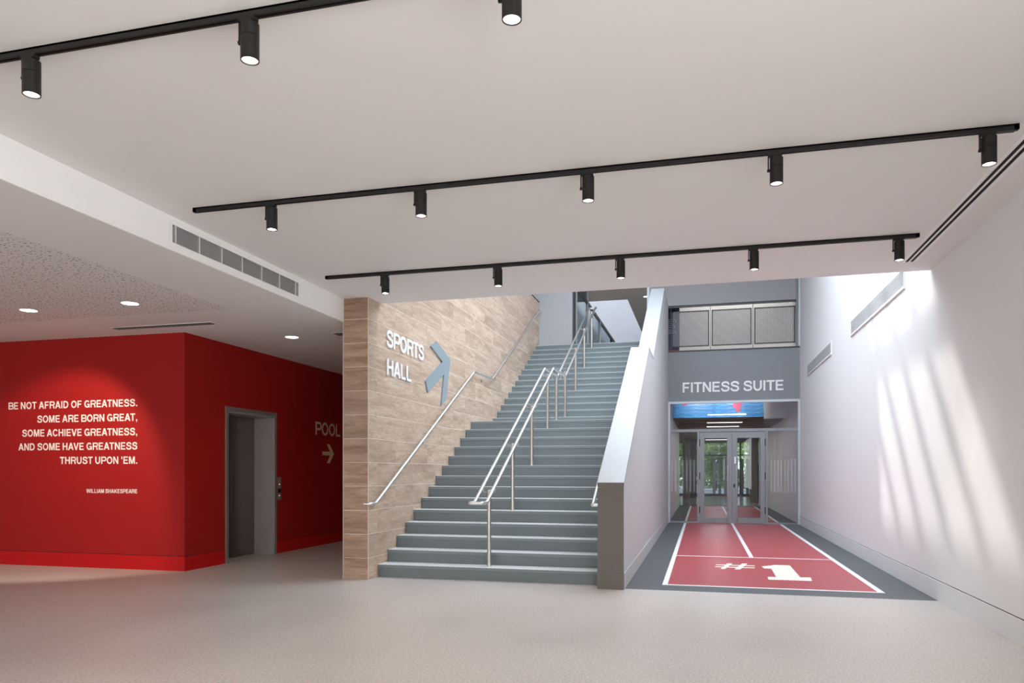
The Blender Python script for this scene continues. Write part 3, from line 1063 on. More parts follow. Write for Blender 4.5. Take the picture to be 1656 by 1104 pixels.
# ------------------------------------------------------------------ recessed downlights
dl = thing('downlight', '', 'downlight', (-7.609, 6.975, ZL), 'recessed round downlights')
bm = bmesh.new()
n = 32
rings = [[bm.verts.new((-7.609 + r_ * math.cos(2 * math.pi * i / n), 6.975 + r_ * math.sin(2 * math.pi * i / n), zz)) for i in range(n)]
         for zz, r_ in ((ZL, 0.100), (ZL - 0.004, 0.097), (ZL - 0.004, 0.088), (ZL, 0.086))]
for a, b in zip(rings, rings[1:]):
    for i in range(n):
        bm.faces.new((a[i], a[(i + 1) % n], b[(i + 1) % n], b[i]))
obj('rim', bm, 'rim', dl, smooth=True)
bm = bmesh.new()
add_cyl(bm, (-7.609, 6.975, ZL - 0.003), (-7.609, 6.975, ZL - 0.0005), 0.088, seg=32)
obj('lens', bm, 'downlight', dl)
dl['label'] = 'lit round downlight in the perforated ceiling, leftmost one'
dup_tree(dl, (-6.195, 6.965, ZL), 'lit round downlight in the perforated ceiling above the slot vent')
dup_tree(dl, (-5.56, 9.28, ZL), 'lit round downlight over the lift passage beside the tiled pier')
dup_tree(dl, (-2.42, 22.55, 6.9), 'small lit downlight in the taupe ceiling above the top of the stairs')
dup_tree(dl, (-1.72, 23.9, 6.9), 'tiny lit disc added for an emergency fitting beside the pier at the top of the stairs')  # downlight copy stands in for a small emergency fitting
for p, e in (((-6.195, 6.965, ZL - 0.02), 55), ((-5.56, 9.28, ZL - 0.02), 30), ((-5.56, 13.0, ZL - 0.02), 16), ((-9.0, 3.0, ZL - 0.02), 75), ((-6.2, 3.0, ZL - 0.02), 75)):
    d = bpy.data.lights.new('downlight_beam', 'SPOT')
    d.energy = e
    d.color = (1.0, 0.86, 0.72)
    d.spot_size = math.radians(110)
    d.spot_blend = 0.8
    d.shadow_soft_size = 0.08
    o = bpy.data.objects.new('downlight_beam', d)
    COL.objects.link(o)
    o.location = p
# the leftmost downlight washes the red wall
d = bpy.data.lights.new('wall_washer_beam', 'SPOT')
d.energy = 270
d.color = (1.0, 0.84, 0.68)
d.spot_size = math.radians(74)
d.spot_blend = 0.45
d.shadow_soft_size = 0.05
o = bpy.data.objects.new('wall_washer_beam', d)
COL.objects.link(o)
o.location = (-7.609, 6.6, ZL - 0.03)
o.rotation_euler = (Vector((-8.75, 8.6, 0.95)) - Vector(o.location)).to_track_quat('-Z', 'Y').to_euler()

for p, e, tgt in (((-2.42, 22.55, 6.86), 220, (-2.42, 22.55, 5.0)), ((-4.6, 21.5, 6.86), 220, (-4.6, 21.5, 5.0)), ((0.0, 21.3, 6.86), 70, (0.2, 22.5, 5.0)), ((1.4, 21.3, 6.86), 70, (1.4, 22.5, 5.0)),
                  ((-0.1, 21.4, 3.70), 110, (0.1, 23.0, 3.35)), ((1.0, 21.4, 3.70), 110, (0.9, 23.0, 3.35))):  # hall downlight first; balcony and mural beams are unseen lamps added to brighten
    d = bpy.data.lights.new('hall_and_fill_beam', 'SPOT')
    d.energy = e
    d.color = (1.0, 0.97, 0.93)
    d.spot_size = math.radians(130 if p[2] > 5 else 75)
    d.spot_blend = 0.8
    d.shadow_soft_size = 0.08
    o = bpy.data.objects.new('hall_and_fill_beam', d)
    COL.objects.link(o)
    o.location = p
    o.rotation_euler = (Vector(tgt) - Vector(p)).to_track_quat('-Z', 'Y').to_euler()

# ------------------------------------------------------------------ vents
g = thing('bulkhead_grille', 'white louvred air grille set in the white ceiling bulkhead', 'air vent', (XL, 6.4, 3.30))
boxes('backing', [((XL - 0.03, 5.36, 3.29), (XL - 0.02, 7.44, 3.45))], 'vent_dark', parent=g)
boxes('frame', [((XL - 0.02, 5.355, 3.447), (XL + 0.003, 7.447, 3.462)), ((XL - 0.02, 5.355, 3.281), (XL + 0.003, 7.447, 3.296)),
                ((XL - 0.02, 5.355, 3.296), (XL + 0.003, 5.385, 3.447)), ((XL - 0.02, 7.417, 3.296), (XL + 0.003, 7.447, 3.447))], 'bulkhead', parent=g)
for k in range(12):
    zz = 3.302 + k * 0.0122
    boxes('louvre', [((XL - 0.016, 5.385, zz), (XL + 0.0, 7.417, zz + 0.0048))], 'louvre_shade', parent=g)
for k, yy in enumerate((5.43, 5.74, 6.06, 6.38, 6.71, 7.04, 7.36)):
    boxes('divider', [((XL - 0.018, yy - 0.004, 3.296), (XL + 0.002, yy + 0.004, 3.447))], 'louvre', parent=g)


def slot_vent(name, label, x0, x1, y0, y1, z, slots, along, group='linear slot vents in the ceilings'):
    t = thing(name, label, 'air vent', ((x0 + x1) / 2, (y0 + y1) / 2, z), group)
    boxes('frame', [((x0, y0, z - 0.004), (x1, y1, z + 0.0))], 'bulkhead' if along == 'y' else 'rim', parent=t)
    if along == 'y':
        for s0, s1 in slots:
            boxes('slot', [((s0, y0 + 0.02, z - 0.0055), (s1, y1 - 0.02, z - 0.0035))], 'groove_shade', parent=t)
    else:
        boxes('slot_opening', [((x0 + 0.02, y0 + 0.018, z - 0.006), (x1 - 0.02, y1 - 0.018, z - 0.0035))], 'vent_dark', parent=t)
        nb = 4
        for i in range(nb):
            yy = y0 + 0.018 + (i + 0.5) * (y1 - y0 - 0.036) / nb
            boxes('blade', [((x0 + 0.02, yy - 0.004, z - 0.010), (x1 - 0.02, yy + 0.004, z - 0.005))], 'vent_grey', parent=t)


slot_vent('linear_diffuser', 'long twin-slot ceiling diffuser running beside the right-hand wall', 1.995, 2.14, -4.0, 8.45, CZ, [(2.030, 2.056), (2.078, 2.104)], 'y')
slot_vent('linear_diffuser', 'dark linear slot vent in the ceiling just before the red wall corner', -7.50, -5.98, 8.08, 8.22, ZL, None, 'x')
slot_vent('linear_diffuser', 'dark slot vent half hidden behind the tiled pier', -4.88, -4.40, 9.13, 9.36, ZL, None, 'x')


def wall_grille(label, y0, y1):
    t = thing('wall_grille', label, 'air vent', (XR, (y0 + y1) / 2, 3.58), 'long air grilles high on the right-hand wall')
    boxes('backing', [((XR - 0.004, y0, 3.60), (XR - 0.001, y1, 3.81))], 'wall_vent', parent=t)
    boxes('frame', [((XR - 0.016, y0 - 0.02, 3.81), (XR, y1 + 0.02, 3.83)), ((XR - 0.022, y0 - 0.02, 3.572), (XR, y1 + 0.02, 3.60)),
                    ((XR - 0.016, y0 - 0.02, 3.60), (XR, y0, 3.81)), ((XR - 0.016, y1, 3.60), (XR, y1 + 0.02, 3.81))], 'white', parent=t)
    for k in range(9):
        zz = 3.606 + k * 0.0225
        boxes('louvre', [((XR - 0.013, y0, zz), (XR - 0.003, y1, zz + 0.009))], 'wall_vent', parent=t)


wall_grille('long grey air grille high on the sunlit part of the right wall', 9.94, 13.25)
wall_grille('long grey air grille on the right wall nearest the balcony', 15.21, 18.52)

# ------------------------------------------------------------------ lift
lf = thing('lift_entrance', 'stainless steel lift doors recessed in the dark red side wall', 'lift', (XC, (LY0 + LY1) / 2, 0))
XD = -7.12
boxes('architrave', [((XC - 0.05, LY0 - 0.024, 0), (XC + 0.012, LY0 + 0.045, LZ + 0.03)), ((XC - 0.05, LY1 - 0.005, 0), (XC + 0.012, LY1 + 0.06, LZ + 0.03)),
                     ((XC - 0.05, LY0 + 0.045, LZ - 0.03), (XC + 0.012, LY1 - 0.005, LZ + 0.03))], 'lift_frame', parent=lf, bevel=0.001)
boxes('reveal_lining', [((XD, LY1 - 0.03, 0), (XC - 0.002, LY1, LZ - 0.03)), ((XD, LY0, 0), (XC - 0.002, LY0 + 0.03, LZ - 0.03)),
                        ((XD, LY0, LZ - 0.06), (XC - 0.002, LY1, LZ - 0.03))], 'lift', parent=lf)
boxes('door_leaf', [((XD - 0.03, LY0, 0.008), (XD, 10.115, LZ - 0.05))], 'lift_door', parent=lf, bevel=0.001)
boxes('door_leaf', [((XD - 0.03, 10.12, 0.008), (XD, LY1 - 0.03, LZ - 0.05))], 'lift_door', parent=lf, bevel=0.001)
boxes('sill', [((XD - 0.04, LY0, 0), (XD + 0.03, LY1 - 0.03, 0.006))], 'lift_frame', parent=lf)
boxes('shaft_back', [((XD - 0.06, LY0 - 0.1, 0), (XD - 0.035, LY1 + 0.1, 2.6))], 'vent_dark', parent=lf)
cpn = thing('call_panel', 'narrow steel lift call panel with black display beside the lift', 'call panel', (XC, 10.905, 0.87))
boxes('plate', [((XC, 10.855, 0.875), (XC + 0.006, 10.96, 1.255))], 'lift_frame', parent=cpn, bevel=0.001)
boxes('display', [((XC + 0.006, 10.858, 0.995), (XC + 0.008, 10.957, 1.065))], 'panel_black', parent=cpn)
for zz in (1.135, 0.95):
    bm = bmesh.new()
    add_cyl(bm, (XC + 0.006, 10.905, zz), (XC + 0.010, 10.905, zz), 0.013, seg=16)
    obj('button', bm, 'button', cpn, smooth=True)

# ------------------------------------------------------------------ lettering
q = thing('wall_quotation', 'five lines of cream quotation lettering with an attribution on the red wall', 'lettering', (-8.6, YC, 1.04))
Q = [('BE NOT AFRAID OF GREATNESS.', -9.741, 2.244), ('SOME ARE BORN GREAT,', -9.226, 2.045), ('SOME ACHIEVE GREATNESS,', -9.495, 1.847),
     ('AND SOME HAVE GREATNESS', -9.562, 1.650), ("THRUST UPON 'EM.", -8.83, 1.453)]
for t, x0, zb in Q:
    e = bpy.data.objects.new('text_line', None)
    COL.objects.link(e)
    e.parent = q
    e['_wl'] = (x0, YC, zb)
    e.location = Vector((x0, YC, zb)) - Vector(q['_wl'])
    e.empty_display_size = 0.05
    place_text(e, t, -7.529 - x0, 0.101, (x0, YC - 0.0002, zb), (1, 0, 0), M['vinyl'], depth=0.0015, track=0.045)
place_text(q, 'WILLIAM SHAKESPEARE', 0.844, 0.056, (-8.373, YC - 0.0002, 1.047), (1, 0, 0), M['vinyl'], name='attribution', joined=True, depth=0.0015, track=0.05)

pl = thing('pool_sign', 'beige POOL lettering on the red wall beside the tiled pier', 'sign', (XC, 12.5, 2.0))
place_text(pl, 'POOL', 0.944, 0.238, (XC + 0.0002, 12.096, 2.012), (0, 1, 0), M['vinyl_dark'], depth=0.002)
bm = bmesh.new()
add_prism(bm, [(12.348, 1.645), (12.640, 1.645), (12.505, 1.498), (12.620, 1.498), (12.793, 1.680), (12.620, 1.856), (12.505, 1.856),
               (12.640, 1.715), (12.348, 1.715)], 'x', XC + 0.0002, XC + 0.002)
tag(obj('pool_arrow', bm, 'vinyl_dark'), 'beige arrow pointing right below the POOL lettering', 'arrow')

sh = thing('sports_hall_sign', 'white raised SPORTS HALL lettering on the wood-look tiles', 'sign', (XT, 9.6, 2.62))
place_text(sh, 'SPORTS', 1.333, 0.222, (XT + 0.003, 9.016, 2.990), (0, 1, 0), M['letters'], depth=0.018)
place_text(sh, 'HALL', 0.829, 0.212, (XT + 0.003, 9.026, 2.618), (0, 1, 0), M['letters'], depth=0.018)
bm = bmesh.new()
add_prism(bm, [(10.648, 3.256), (11.164, 3.091), (10.422, 2.70), (10.52, 2.534), (11.238, 2.904), (11.107, 2.386), (11.334, 2.50), (11.545, 3.185),
               (10.893, 3.371)], 'x', XT + 0.001, XT + 0.024)
tag(obj('sports_hall_arrow', bm, 'arrow'), 'large grey-blue arrow pointing up and right on the tiled wall', 'arrow')

fs = thing('fitness_suite_sign', 'white FITNESS SUITE lettering on the grey fascia above the glass doors', 'sign', (0.75, YE, 3.40))
place_text(fs, 'FITNESS SUITE', 2.494, 0.262, (-0.498, YE - 0.0005, 3.410), (1, 0, 0), M['letters'], depth=0.015)

# ------------------------------------------------------------------ track floor marking
tf = thing('running_track_marking', 'red running track graphic with white lane lines on the corridor floor', 'floor marking', (0.72, 9.0, 0))
T0, T1 = 0.0, 0.0025
boxes('red_surface', [((-0.41, 9.03, T0), (1.91, 12.13, T1))], 'track_red', parent=tf)
boxes('red_surface', [((-0.41, 12.17, T0), (1.91, 29.6, T1))], 'track_red', parent=tf)
boxes('lane_line', [((-0.462, 8.98, T0), (-0.40, 29.6, T1 + 0.001))], 'line', parent=tf)
boxes('lane_line', [((1.895, 8.98, T0), (1.962, 29.6, T1 + 0.001))], 'line', parent=tf)
boxes('lane_line', [((0.715, 12.15, T0), (0.777, 29.6, T1 + 0.001))], 'line', parent=tf)
boxes('start_line', [((-0.40, 8.98, T0), (1.895, 9.035, T1 + 0.001))], 'line', parent=tf)
boxes('cross_line', [((-0.40, 12.12, T0), (1.895, 12.175, T1 + 0.0012))], 'line', parent=tf)
boxes('cross_line', [((-0.40, 28.2, T0), (1.895, 28.28, T1 + 0.0012))], 'line', parent=tf)
boxes('cross_line', [((-0.40, 21.6, T0), (1.895, 21.65, T1 + 0.0012))], 'line', parent=tf)
bm = bmesh.new()
add_prism(bm, [(0.813, 11.055), (0.95, 11.19), (1.0, 11.27), (1.214, 11.272), (1.205, 10.03), (1.331, 10.05), (1.307, 9.737), (0.799, 9.727),
               (0.805, 9.978), (0.911, 9.985), (0.925, 10.83), (0.831, 10.839)][::-1], 'z', T0, T1 + 0.0014)
obj('numeral', bm, 'numeral', tf)
bm = bmesh.new()
for P4 in ([(0.357, 11.30), (0.430, 11.30), (0.300, 10.63), (0.243, 10.63)], [(0.567, 11.34), (0.640, 11.34), (0.503, 10.63), (0.427, 10.63)]):
    add_prism(bm, P4, 'z', T0, T1 + 0.0014)
for P4 in ([(0.192, 11.13), (0.728, 11.13), (0.716, 11.05), (0.186, 11.05)], [(0.180, 10.90), (0.716, 10.90), (0.700, 10.82), (0.172, 10.82)]):
    add_prism(bm, P4, 'z', T0, T1 + 0.0016)
obj('hash_symbol', bm, 'numeral', tf)

# ------------------------------------------------------------------ glazed screen with double doors
FR = 0.05
gs = thing('glazed_screen', 'grey aluminium glazed screen framing the doors below the fascia', 'glazed screen', (0.75, YE, 0))
ZT = 2.375
y0, y1 = YE - 0.05, YE + 0.05
boxes('head_frame', [((XB1, y0, 3.115), (XR, y1, 3.175))], 'pale_frame', parent=gs)
boxes('jamb', [((XB1, y0, 0.004), (XB1 + FR, y1, 3.12))], 'pale_frame', parent=gs)
boxes('jamb', [((XR - FR, y0, 0.004), (XR, y1, 3.12))], 'pale_frame', parent=gs)
boxes('transom', [((XB1 + FR, y0, ZT), (XR - FR, y1, ZT + 0.07))], 'frame', parent=gs)
boxes('sill', [((XB1 + FR, y0, 0.004), (-0.125, y1, 0.045))], 'frame', parent=gs)
boxes('sill', [((1.615, y0, 0.004), (XR - FR, y1, 0.045))], 'frame', parent=gs)
boxes('mullion', [((-0.125, y0, 0.004), (-0.075, y1, ZT))], 'frame', parent=gs)
boxes('mullion', [((1.565, y0, 0.004), (1.615, y1, ZT))], 'frame', parent=gs)
boxes('pane', [((XB1 + FR, YE - 0.004, ZT + 0.07), (XR - FR, YE + 0.004, 3.115))], 'glass', parent=gs)
pn = boxes('pane', [((XB1 + FR, YE - 0.004, 0.045), (-0.125, YE + 0.004, ZT))], 'glass', parent=gs)
boxes('frosted_stripe', [((XB1 + FR + 0.02 + i * 0.095, YE - 0.006, 0.82), (XB1 + FR + 0.065 + i * 0.095, YE - 0.0045, 1.65)) for i in range(7)], 'manifest', parent=pn)
pn = boxes('pane', [((1.615, YE - 0.004, 0.045), (XR - FR, YE + 0.004, ZT))], 'glass', parent=gs)
boxes('frosted_stripe', [((1.68 + i * 0.082, YE - 0.006, 0.82), (1.722 + i * 0.082, YE - 0.0045, 1.65)) for i in range(8)], 'manifest', parent=pn)


def door(x0, x1, hinge_left, label):
    d = thing('glass_door', label, 'door', (x0, YE, 0), 'pair of glazed corridor doors')
    ya, yb = YE - 0.03, YE + 0.03
    w = 0.125
    for nm, bx in (('stile', ((x0, ya, 0.008), (x0 + w, yb, ZT - 0.01))), ('stile', ((x1 - w, ya, 0.008), (x1, yb, ZT - 0.01))),
                   ('bottom_rail', ((x0 + w, ya, 0.008), (x1 - w, yb, 0.155))), ('top_rail', ((x0 + w, ya, 2.205), (x1 - w, yb, ZT - 0.01)))):
        boxes(nm, [bx], 'frame', parent=d, bevel=0.002)
    boxes('pane', [((x0 + w, YE - 0.004, 0.155), (x1 - w, YE + 0.004, 2.205))], 'glass', parent=d)
    hx = x1 - w + 0.015 if hinge_left else x0 + w - 0.015
    bm = bmesh.new()
    add_tube(bm, [(hx, ya - 0.002, 1.50), (hx, ya - 0.055, 1.50), (hx, ya - 0.055, 0.10), (hx, ya - 0.002, 0.10)], 0.011, 0.02, 10)
    obj('pull_handle', bm, 'steel', d, smooth=True)
    kx = x0 - 0.004 if hinge_left else x1 - 0.016
    for zz in (0.26, 1.14, 2.0):
        boxes('hinge', [((kx, ya - 0.016, zz), (kx + 0.022, ya, zz + 0.18))], 'black', parent=d)
    mx = x1 - 0.05 if hinge_left else x0 + 0.05
    if not hinge_left:
        bm = bmesh.new()
        add_cyl(bm, (mx + 0.0, ya - 0.006, 0.98), (mx, ya, 0.98), 0.022, seg=16)
        add_box(bm, (mx - 0.014, ya - 0.005, 0.93), (mx + 0.014, ya, 1.03))
        obj('lock', bm, 'black', d)
        boxes('handle_plate', [((mx + 0.0, ya - 0.004, 1.55), (mx + 0.045, ya, 1.72))], 'letters', parent=d)


door(-0.071, 0.743, True, 'left-hand grey glazed door of the pair at the corridor end')
door(0.747, 1.561, False, 'right-hand grey glazed door of the pair, with the black lock')

# ------------------------------------------------------------------ balcony: glazing and mesh balustrade
wn = struct(thing('trim_balcony', 'x', 'x', (0.75, YE, ZU)))
del wn['label'], wn['category']
BX0, BX1 = -0.83, 2.30
boxes('edge_sill', [((XB1, YE - 0.03, ZU), (XR, YE + 0.10, ZU + 0.025))], 'dark_frame', parent=wn)
boxes('side_trim', [((BX1, YE - 0.02, ZU + 0.025), (XR, YE + 0.10, ROOF))], 'fascia', parent=wn)
boxes('side_trim', [((XR - 0.035, YE - 0.035, ZU + 0.03), (XR - 0.0, YE - 0.02, ROOF))], 'pale_frame', parent=wn)
ml = thing('mesh_balustrade', 'charcoal framed expanded metal balustrade in three bays along the balcony edge', 'balustrade', (0.75, YE + 0.08, ZU + 0.025))
boxes('handrail', [((XB1, YE + 0.04, 5.655), (BX1, YE + 0.10, 5.70))], 'dark_frame', parent=ml)
mz0, mz1 = ZU + 0.13, 5.555
bays = [(-0.775, 0.175), (0.235, 1.232), (1.292, 2.285)]
for i, (a, b) in enumerate(bays):
    t = 0.03
    fr = boxes('panel_frame', [((a, YE + 0.06, mz0), (b, YE + 0.09, mz0 + t)), ((a, YE + 0.06, mz1 - t), (b, YE + 0.09, mz1)),
                               ((a, YE + 0.06, mz0), (a + t, YE + 0.09, mz1)), ((b - t, YE + 0.06, mz0), (b, YE + 0.09, mz1))], 'dark_frame', parent=ml)
    bm = bmesh.new()
    px, pz = 0.074, 0.034
    sl_ = pz / px
    h = mz1 - mz0 - 2 * t
    wdt = b - a - 2 * t
    X0, Z0 = a + t, mz0 + t
    for s in (1, -1):
        c = -wdt * sl_
        while c < h + wdt * sl_:
            # line z = c + s*sl*x (or from right), clip
            pts = []
            for xx in (0, wdt):
                zz = c + s * sl_ * xx if s == 1 else c + sl_ * (wdt - xx)
                pts.append((xx, zz))
            (xa, za), (xb, zb) = pts
            def clip(xa, za, xb, zb):
                t0, t1 = 0.0, 1.0
                dz = zb - za
                for lim, sg in ((0, 1), (h, -1)):
                    fa, fb = sg * (za - lim), sg * (zb - lim)
                    if fa < 0 and fb < 0:
                        return None
                    if fa < 0:
                        t0 = max(t0, fa / (fa - fb))
                    elif fb < 0:
                        t1 = min(t1, fa / (fa - fb))
                if t1 - t0 < 0.01:
                    return None
                return (xa + (xb - xa) * t0, za + dz * t0, xa + (xb - xa) * t1, za + dz * t1)
            cc = clip(xa, za, xb, zb)
            if cc:
                x_a, z_a, x_b, z_b = cc
                w2 = 0.0062
                add_prism(bm, [(X0 + x_a, Z0 + z_a - w2), (X0 + x_b, Z0 + z_b - w2), (X0 + x_b, Z0 + z_b + w2), (X0 + x_a, Z0 + z_a + w2)], 'y', YE + 0.072, YE + 0.078)
            c += pz
    ms = obj('expanded_mesh', bm, 'mesh', fr)
    ms['kind'] = 'stuff'
for xx in (-0.80, 0.205, 1.262):
    boxes('post', [((xx - 0.006, YE + 0.045, ZU + 0.025), (xx + 0.006, YE + 0.10, 5.66))], 'dark_frame', parent=ml)

bn = thing('banner_stand', 'tall violet banner with pale markings behind the left end of the balcony mesh', 'banner', (-0.82, 21.2, ZU))
boxes('banner_sheet', [((-0.98, 21.2, ZU + 0.22), (-0.62, 21.22, ZU + 1.95))], 'violet', parent=bn)
boxes('base', [((-0.98, 21.10, ZU), (-0.62, 21.32, ZU + 0.06)), ((-0.81, 21.20, ZU + 0.06), (-0.79, 21.22, ZU + 0.22))], 'dark_frame', parent=bn)
boxes('red_band', [((-0.98, 21.197, ZU + 0.22), (-0.62, 21.2, ZU + 0.255))], 'banner_red', parent=bn)
boxes('print_marks', [((-0.94 + 0.02 * (i % 2), 21.197, ZU + 0.72 + i * 0.055), (-0.70 - 0.04 * (i % 3), 21.2, ZU + 0.735 + i * 0.055)) for i in range(8)], 'banner_mark', parent=bn)

# ------------------------------------------------------------------ hall at the top of the stairs
hs = thing('hall_glass_screen', 'glass screen with dark top rail receding beyond the top of the stairs', 'glass screen', (-3.25, 18.65, ZU))
HX = -3.22
boxes('top_rail', [((HX - 0.05, 19.6, 6.20), (HX, 31.5, 6.30))], 'dark_frame', parent=hs)
for yy in (19.4, 21.4, 24.1, 27.3, 30.5):
    boxes('post', [((HX - 0.06, yy, ZU), (HX + 0.01, yy + 0.08, 6.9 if yy < 22 else 6.25))], 'pale_frame' if yy < 26 else 'dark_frame', parent=hs)
for ya_, yb_ in ((19.5, 21.4), (21.5, 24.1), (24.2, 27.3), (27.4, 30.5)):
    boxes('pane', [((HX - 0.03, ya_, ZU), (HX - 0.022, yb_, 6.20))], 'glass_grey', parent=hs)
boxes('pane', [((HX - 0.03, 19.5, 6.30), (HX - 0.022, 21.4, 6.9))], 'glass_grey', parent=hs)
hd = thing('hall_door', 'dark-framed narrow door beside the grey wall at the top of the stairs', 'door', (HX, 19.0, ZU))
boxes('door_frame', [((HX - 0.06, 18.66, ZU), (HX, 18.74, 6.55)), ((HX - 0.06, 19.34, ZU), (HX, 19.40, 6.55)), ((HX - 0.06, 18.66, 6.47), (HX, 19.40, 6.55))], 'grey_wall', parent=hd)
boxes('door_leaf', [((HX - 0.05, 18.74, ZU), (HX - 0.01, 19.34, 6.47))], 'dark_frame', parent=hd)
struct(boxes('wall_hall_side', [((HX - 0.06, 18.62, 6.55), (HX, 19.4, 6.9))], 'grey_wall'))

# ------------------------------------------------------------------ beyond the doors
mr_ = thing('water_mural', 'blue water mural of horizontal boards with pink flowers above the corridor', 'mural', (0.45, 23.0, 2.96))
for k in range(7):
    zz = 2.962 + k * 0.118
    boxes('board', [((-0.86, 23.0, zz), (1.75, 23.05, zz + 0.110))], 'water', parent=mr_)
boxes('joint_backing', [((-0.86, 23.02, 2.962), (1.75, 23.06, 3.78))], 'line', parent=mr_)


def blob(x0, z0, rx, rz, m, nm, seed):
    random.seed(seed)
    bm = bmesh.new()
    P = []
    for i in range(14):
        t = 2 * math.pi * i / 14
        k = 1 + 0.35 * random.uniform(-1, 1)
        P.append((x0 + rx * k * math.cos(t), z0 + rz * k * math.sin(t)))
    add_prism(bm, P, 'y', 22.995, 22.999)
    obj(nm, bm, m, mr_)


blob(1.02, 3.27, 0.13, 0.16, 'pink', 'flower_print', 1)
blob(-0.50, 3.42, 0.10, 0.10, 'pink', 'flower_print', 2)
blob(0.30, 3.47, 0.34, 0.05, 'green', 'leaf_print', 3)
blob(1.32, 3.42, 0.07, 0.06, 'green', 'leaf_print', 4)
fl = None
lin_n = ['first', 'second', 'third', 'fourth', 'fifth', 'sixth', 'seventh', 'eighth']
for k in range(8):
    yy = 22.40 + 2.22 * k
    if fl is None:
        fl = thing('linear_light', 'lit linear ceiling light over the corridor floor, nearest of the row', 'ceiling light', (0.69, yy, 3.0), 'row of linear lights beyond the glass doors')
        boxes('housing', [((0.15, yy - 0.03, 3.0), (1.23, yy + 0.03, 3.02))], 'rim', parent=fl)
        boxes('diffuser', [((0.15, yy - 0.025, 2.985), (1.23, yy + 0.025, 3.0))], 'linear', parent=fl)
        for xx in (0.3, 1.08):
            boxes('hanger', [((xx - 0.004, yy - 0.004, 3.02), (xx + 0.004, yy + 0.004, 3.75))], 'dark_frame', parent=fl)
        tmpl = thing('linear_light', 'lit linear ceiling light beyond the glass doors, second of the row', 'ceiling light', (0.69, yy + 2.22, 2.93), 'row of linear lights beyond the glass doors')
        boxes('housing', [((0.15, yy + 2.19, 2.91), (1.23, yy + 2.25, 2.93))], 'rim', parent=tmpl)
        boxes('clip', [((xx, yy + 2.21, 2.92), (xx + 0.02, yy + 2.23, 2.985)) for xx in (0.3, 1.06)], 'dark_frame', parent=tmpl)
        boxes('diffuser', [((0.15, yy + 2.195, 2.895), (1.23, yy + 2.245, 2.91))], 'linear', parent=tmpl)
    elif k > 1:
        dup_tree(tmpl, (0.69, yy, 2.93), 'lit linear ceiling light beyond the glass doors, %s of the row' % lin_n[k])

for k in range(8):
    yy = 22.40 + 2.22 * k
    area('linear_light_lamp', (0.69, yy, 2.978 if k == 0 else 2.888), (1.06, 0.045), 9, (1.0, 0.98, 0.96), (0, 0, -1))
# window wall at the far end
w3 = struct(thing('window_2', 'x', 'x', (1.0, 42.0, 0)))
del w3['label'], w3['category']
boxes('window_sill', [((-6, 41.9, 0), (8, 42.1, 0.12))], 'dark_frame', parent=w3)
boxes('head_rail', [((-6, 41.9, 2.9), (8, 42.1, 2.99))], 'dark_frame', parent=w3)
boxes('transom', [((-6, 41.95, 2.2), (8, 42.05, 2.26))], 'dark_frame', parent=w3)
for i in range(8):
    xx = -6 + i * 2.0
    boxes('mullion', [((xx - 0.04, 41.94, 0.12), (xx + 0.04, 42.06, 2.9))], 'dark_frame', parent=w3)
    if i < 7:
        boxes('pane', [((xx + 0.04, 41.99, 0.12), (xx + 1.96, 42.0, 2.9))], 'glass', parent=w3)

colm = thing('column', 'taupe column beyond the left side pane of the glazed screen', 'column', (-0.75, 37, 0), 'columns beyond the glass doors')
bm = bmesh.new()
P = []
for i in range(48):
    t = 2 * math.pi * i / 48
    r_ = 0.17 if i % 4 in (0, 1) else 0.155
    P.append((-0.75 + r_ * math.cos(t), 37 + r_ * math.sin(t)))
add_prism(bm, P, 'z', 0.0, 2.93)
obj('shaft', bm, 'column', colm)
dup_tree(colm, (2.12, 33.2, 0), 'thick taupe column seen through the right-hand glass door')
dup_tree(colm, (3.15, 35.5, 0), 'taupe column at the right edge of the right-hand glass door')
tag(boxes('dark_column', [((-0.60, 38.6, 0), (-0.28, 38.9, 2.93))], 'dark_frame'), 'square charcoal column beside the round taupe column', 'column')

# timber fins outside / by the window
fn = thing('timber_fin_screen', 'row of upright timber fins outside the far window', 'screen', (1.2, 43.5, -0.05))
for i in range(22):
    xx = 0.58 + i * 0.30
    boxes('fin', [((xx, 43.4, -0.05), (xx + 0.15, 43.6, 2.05 if i < 8 else 2.5))], 'fin', parent=fn)
boxes('rail', [((0.5, 43.36, 0.95), (7.2, 43.4, 1.0))], 'fin', parent=fn)

bk = boxes('exercise_equipment', [((2.25, 38.6, 0.0), (2.75, 38.7, 0.10)), ((2.3, 38.5, 0.1), (2.4, 38.7, 1.7)), ((2.6, 38.5, 0.1), (2.7, 38.7, 1.7)),
                                 ((2.25, 38.5, 1.55), (2.75, 38.6, 1.65))], 'black')
tag(bk, 'black upright exercise machine behind the right-hand glass door', 'exercise machine')

# outdoors
tag(boxes('paving', [((-40, 42.2, -0.25), (50, 110, -0.05))], 'paving'), 'pale paving outside the far window', 'paving')['kind'] = 'structure'


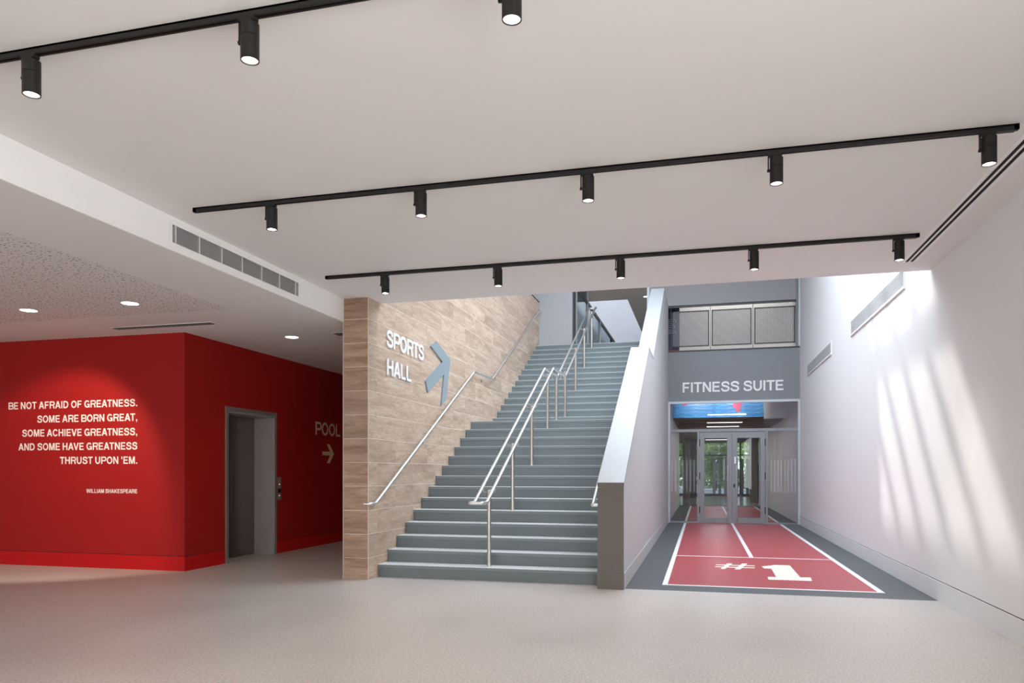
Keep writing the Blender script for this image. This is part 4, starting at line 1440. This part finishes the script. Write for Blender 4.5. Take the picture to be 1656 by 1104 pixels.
def leaf_cloud(c, rad, count, size, seed, m, parent, name='foliage'):
    random.seed(seed)
    vs, fs_ = [], []
    for i in range(count):
        while True:
            p = Vector((random.uniform(-1, 1), random.uniform(-1, 1), random.uniform(-1, 1)))
            if 0.2 < p.length < 1:
                break
        p = Vector((p.x * rad[0], p.y * rad[1], p.z * rad[2])) + Vector(c)
        u = Vector((random.gauss(0, 1), random.gauss(0, 1), random.gauss(0, 1))).normalized()
        v = u.orthogonal().normalized()
        k = len(vs)
        s = size * random.uniform(0.6, 1.3)
        vs += [p - u * s, p + v * s * 0.6, p + u * s, p - v * s * 0.6]
        fs_.append((k, k + 1, k + 2, k + 3))
    pw = Vector(parent['_wl'])
    me = bpy.data.meshes.new(name)
    me.from_pydata([tuple(v - pw) for v in vs], [], fs_)
    me.materials.append(M[m])
    o = bpy.data.objects.new(name, me)
    COL.objects.link(o)
    o.parent = parent
    o['kind'] = 'stuff'
    return o


def tree(x, y, h, r, label, seed, m='leaf'):
    t = thing('tree', label, 'tree', (x, y, -0.05), 'trees outside the far window')
    bm = bmesh.new()
    add_cyl(bm, (x, y, -0.05), (x + 0.1, y, h * 0.55), 0.16, 0.09, seg=10)
    add_cyl(bm, (x + 0.1, y, h * 0.5), (x + 0.7, y, h * 0.8), 0.07, 0.03, seg=8)
    add_cyl(bm, (x + 0.1, y, h * 0.5), (x - 0.6, y, h * 0.85), 0.07, 0.03, seg=8)
    obj('trunk', bm, 'bark', t)
    leaf_cloud((x, y, h * 0.62), (r, r, h * 0.46), 2100, 0.17, seed, m, t)


tree(-1.9, 51, 5.0, 2.3, 'leafy green tree outside, seen through the left side pane', 11)
tree(0.9, 57, 3.6, 1.5, 'round green tree outside, above the timber fins', 12)
tree(4.2, 54, 5.5, 2.2, 'green tree outside, seen through the right-hand glass door', 13)
tree(-4.5, 60, 7.0, 2.6, 'large green tree at the far left outside', 14)
hg = thing('hedge', 'low green hedge outside along the far paving', 'hedge', (0, 63, -0.05))
leaf_cloud((0, 63, 0.7), (14, 0.7, 0.9), 5000, 0.16, 15, 'hedge', hg)

# clean helper properties
for o in bpy.data.objects:
    if '_wl' in o:
        del o['_wl']
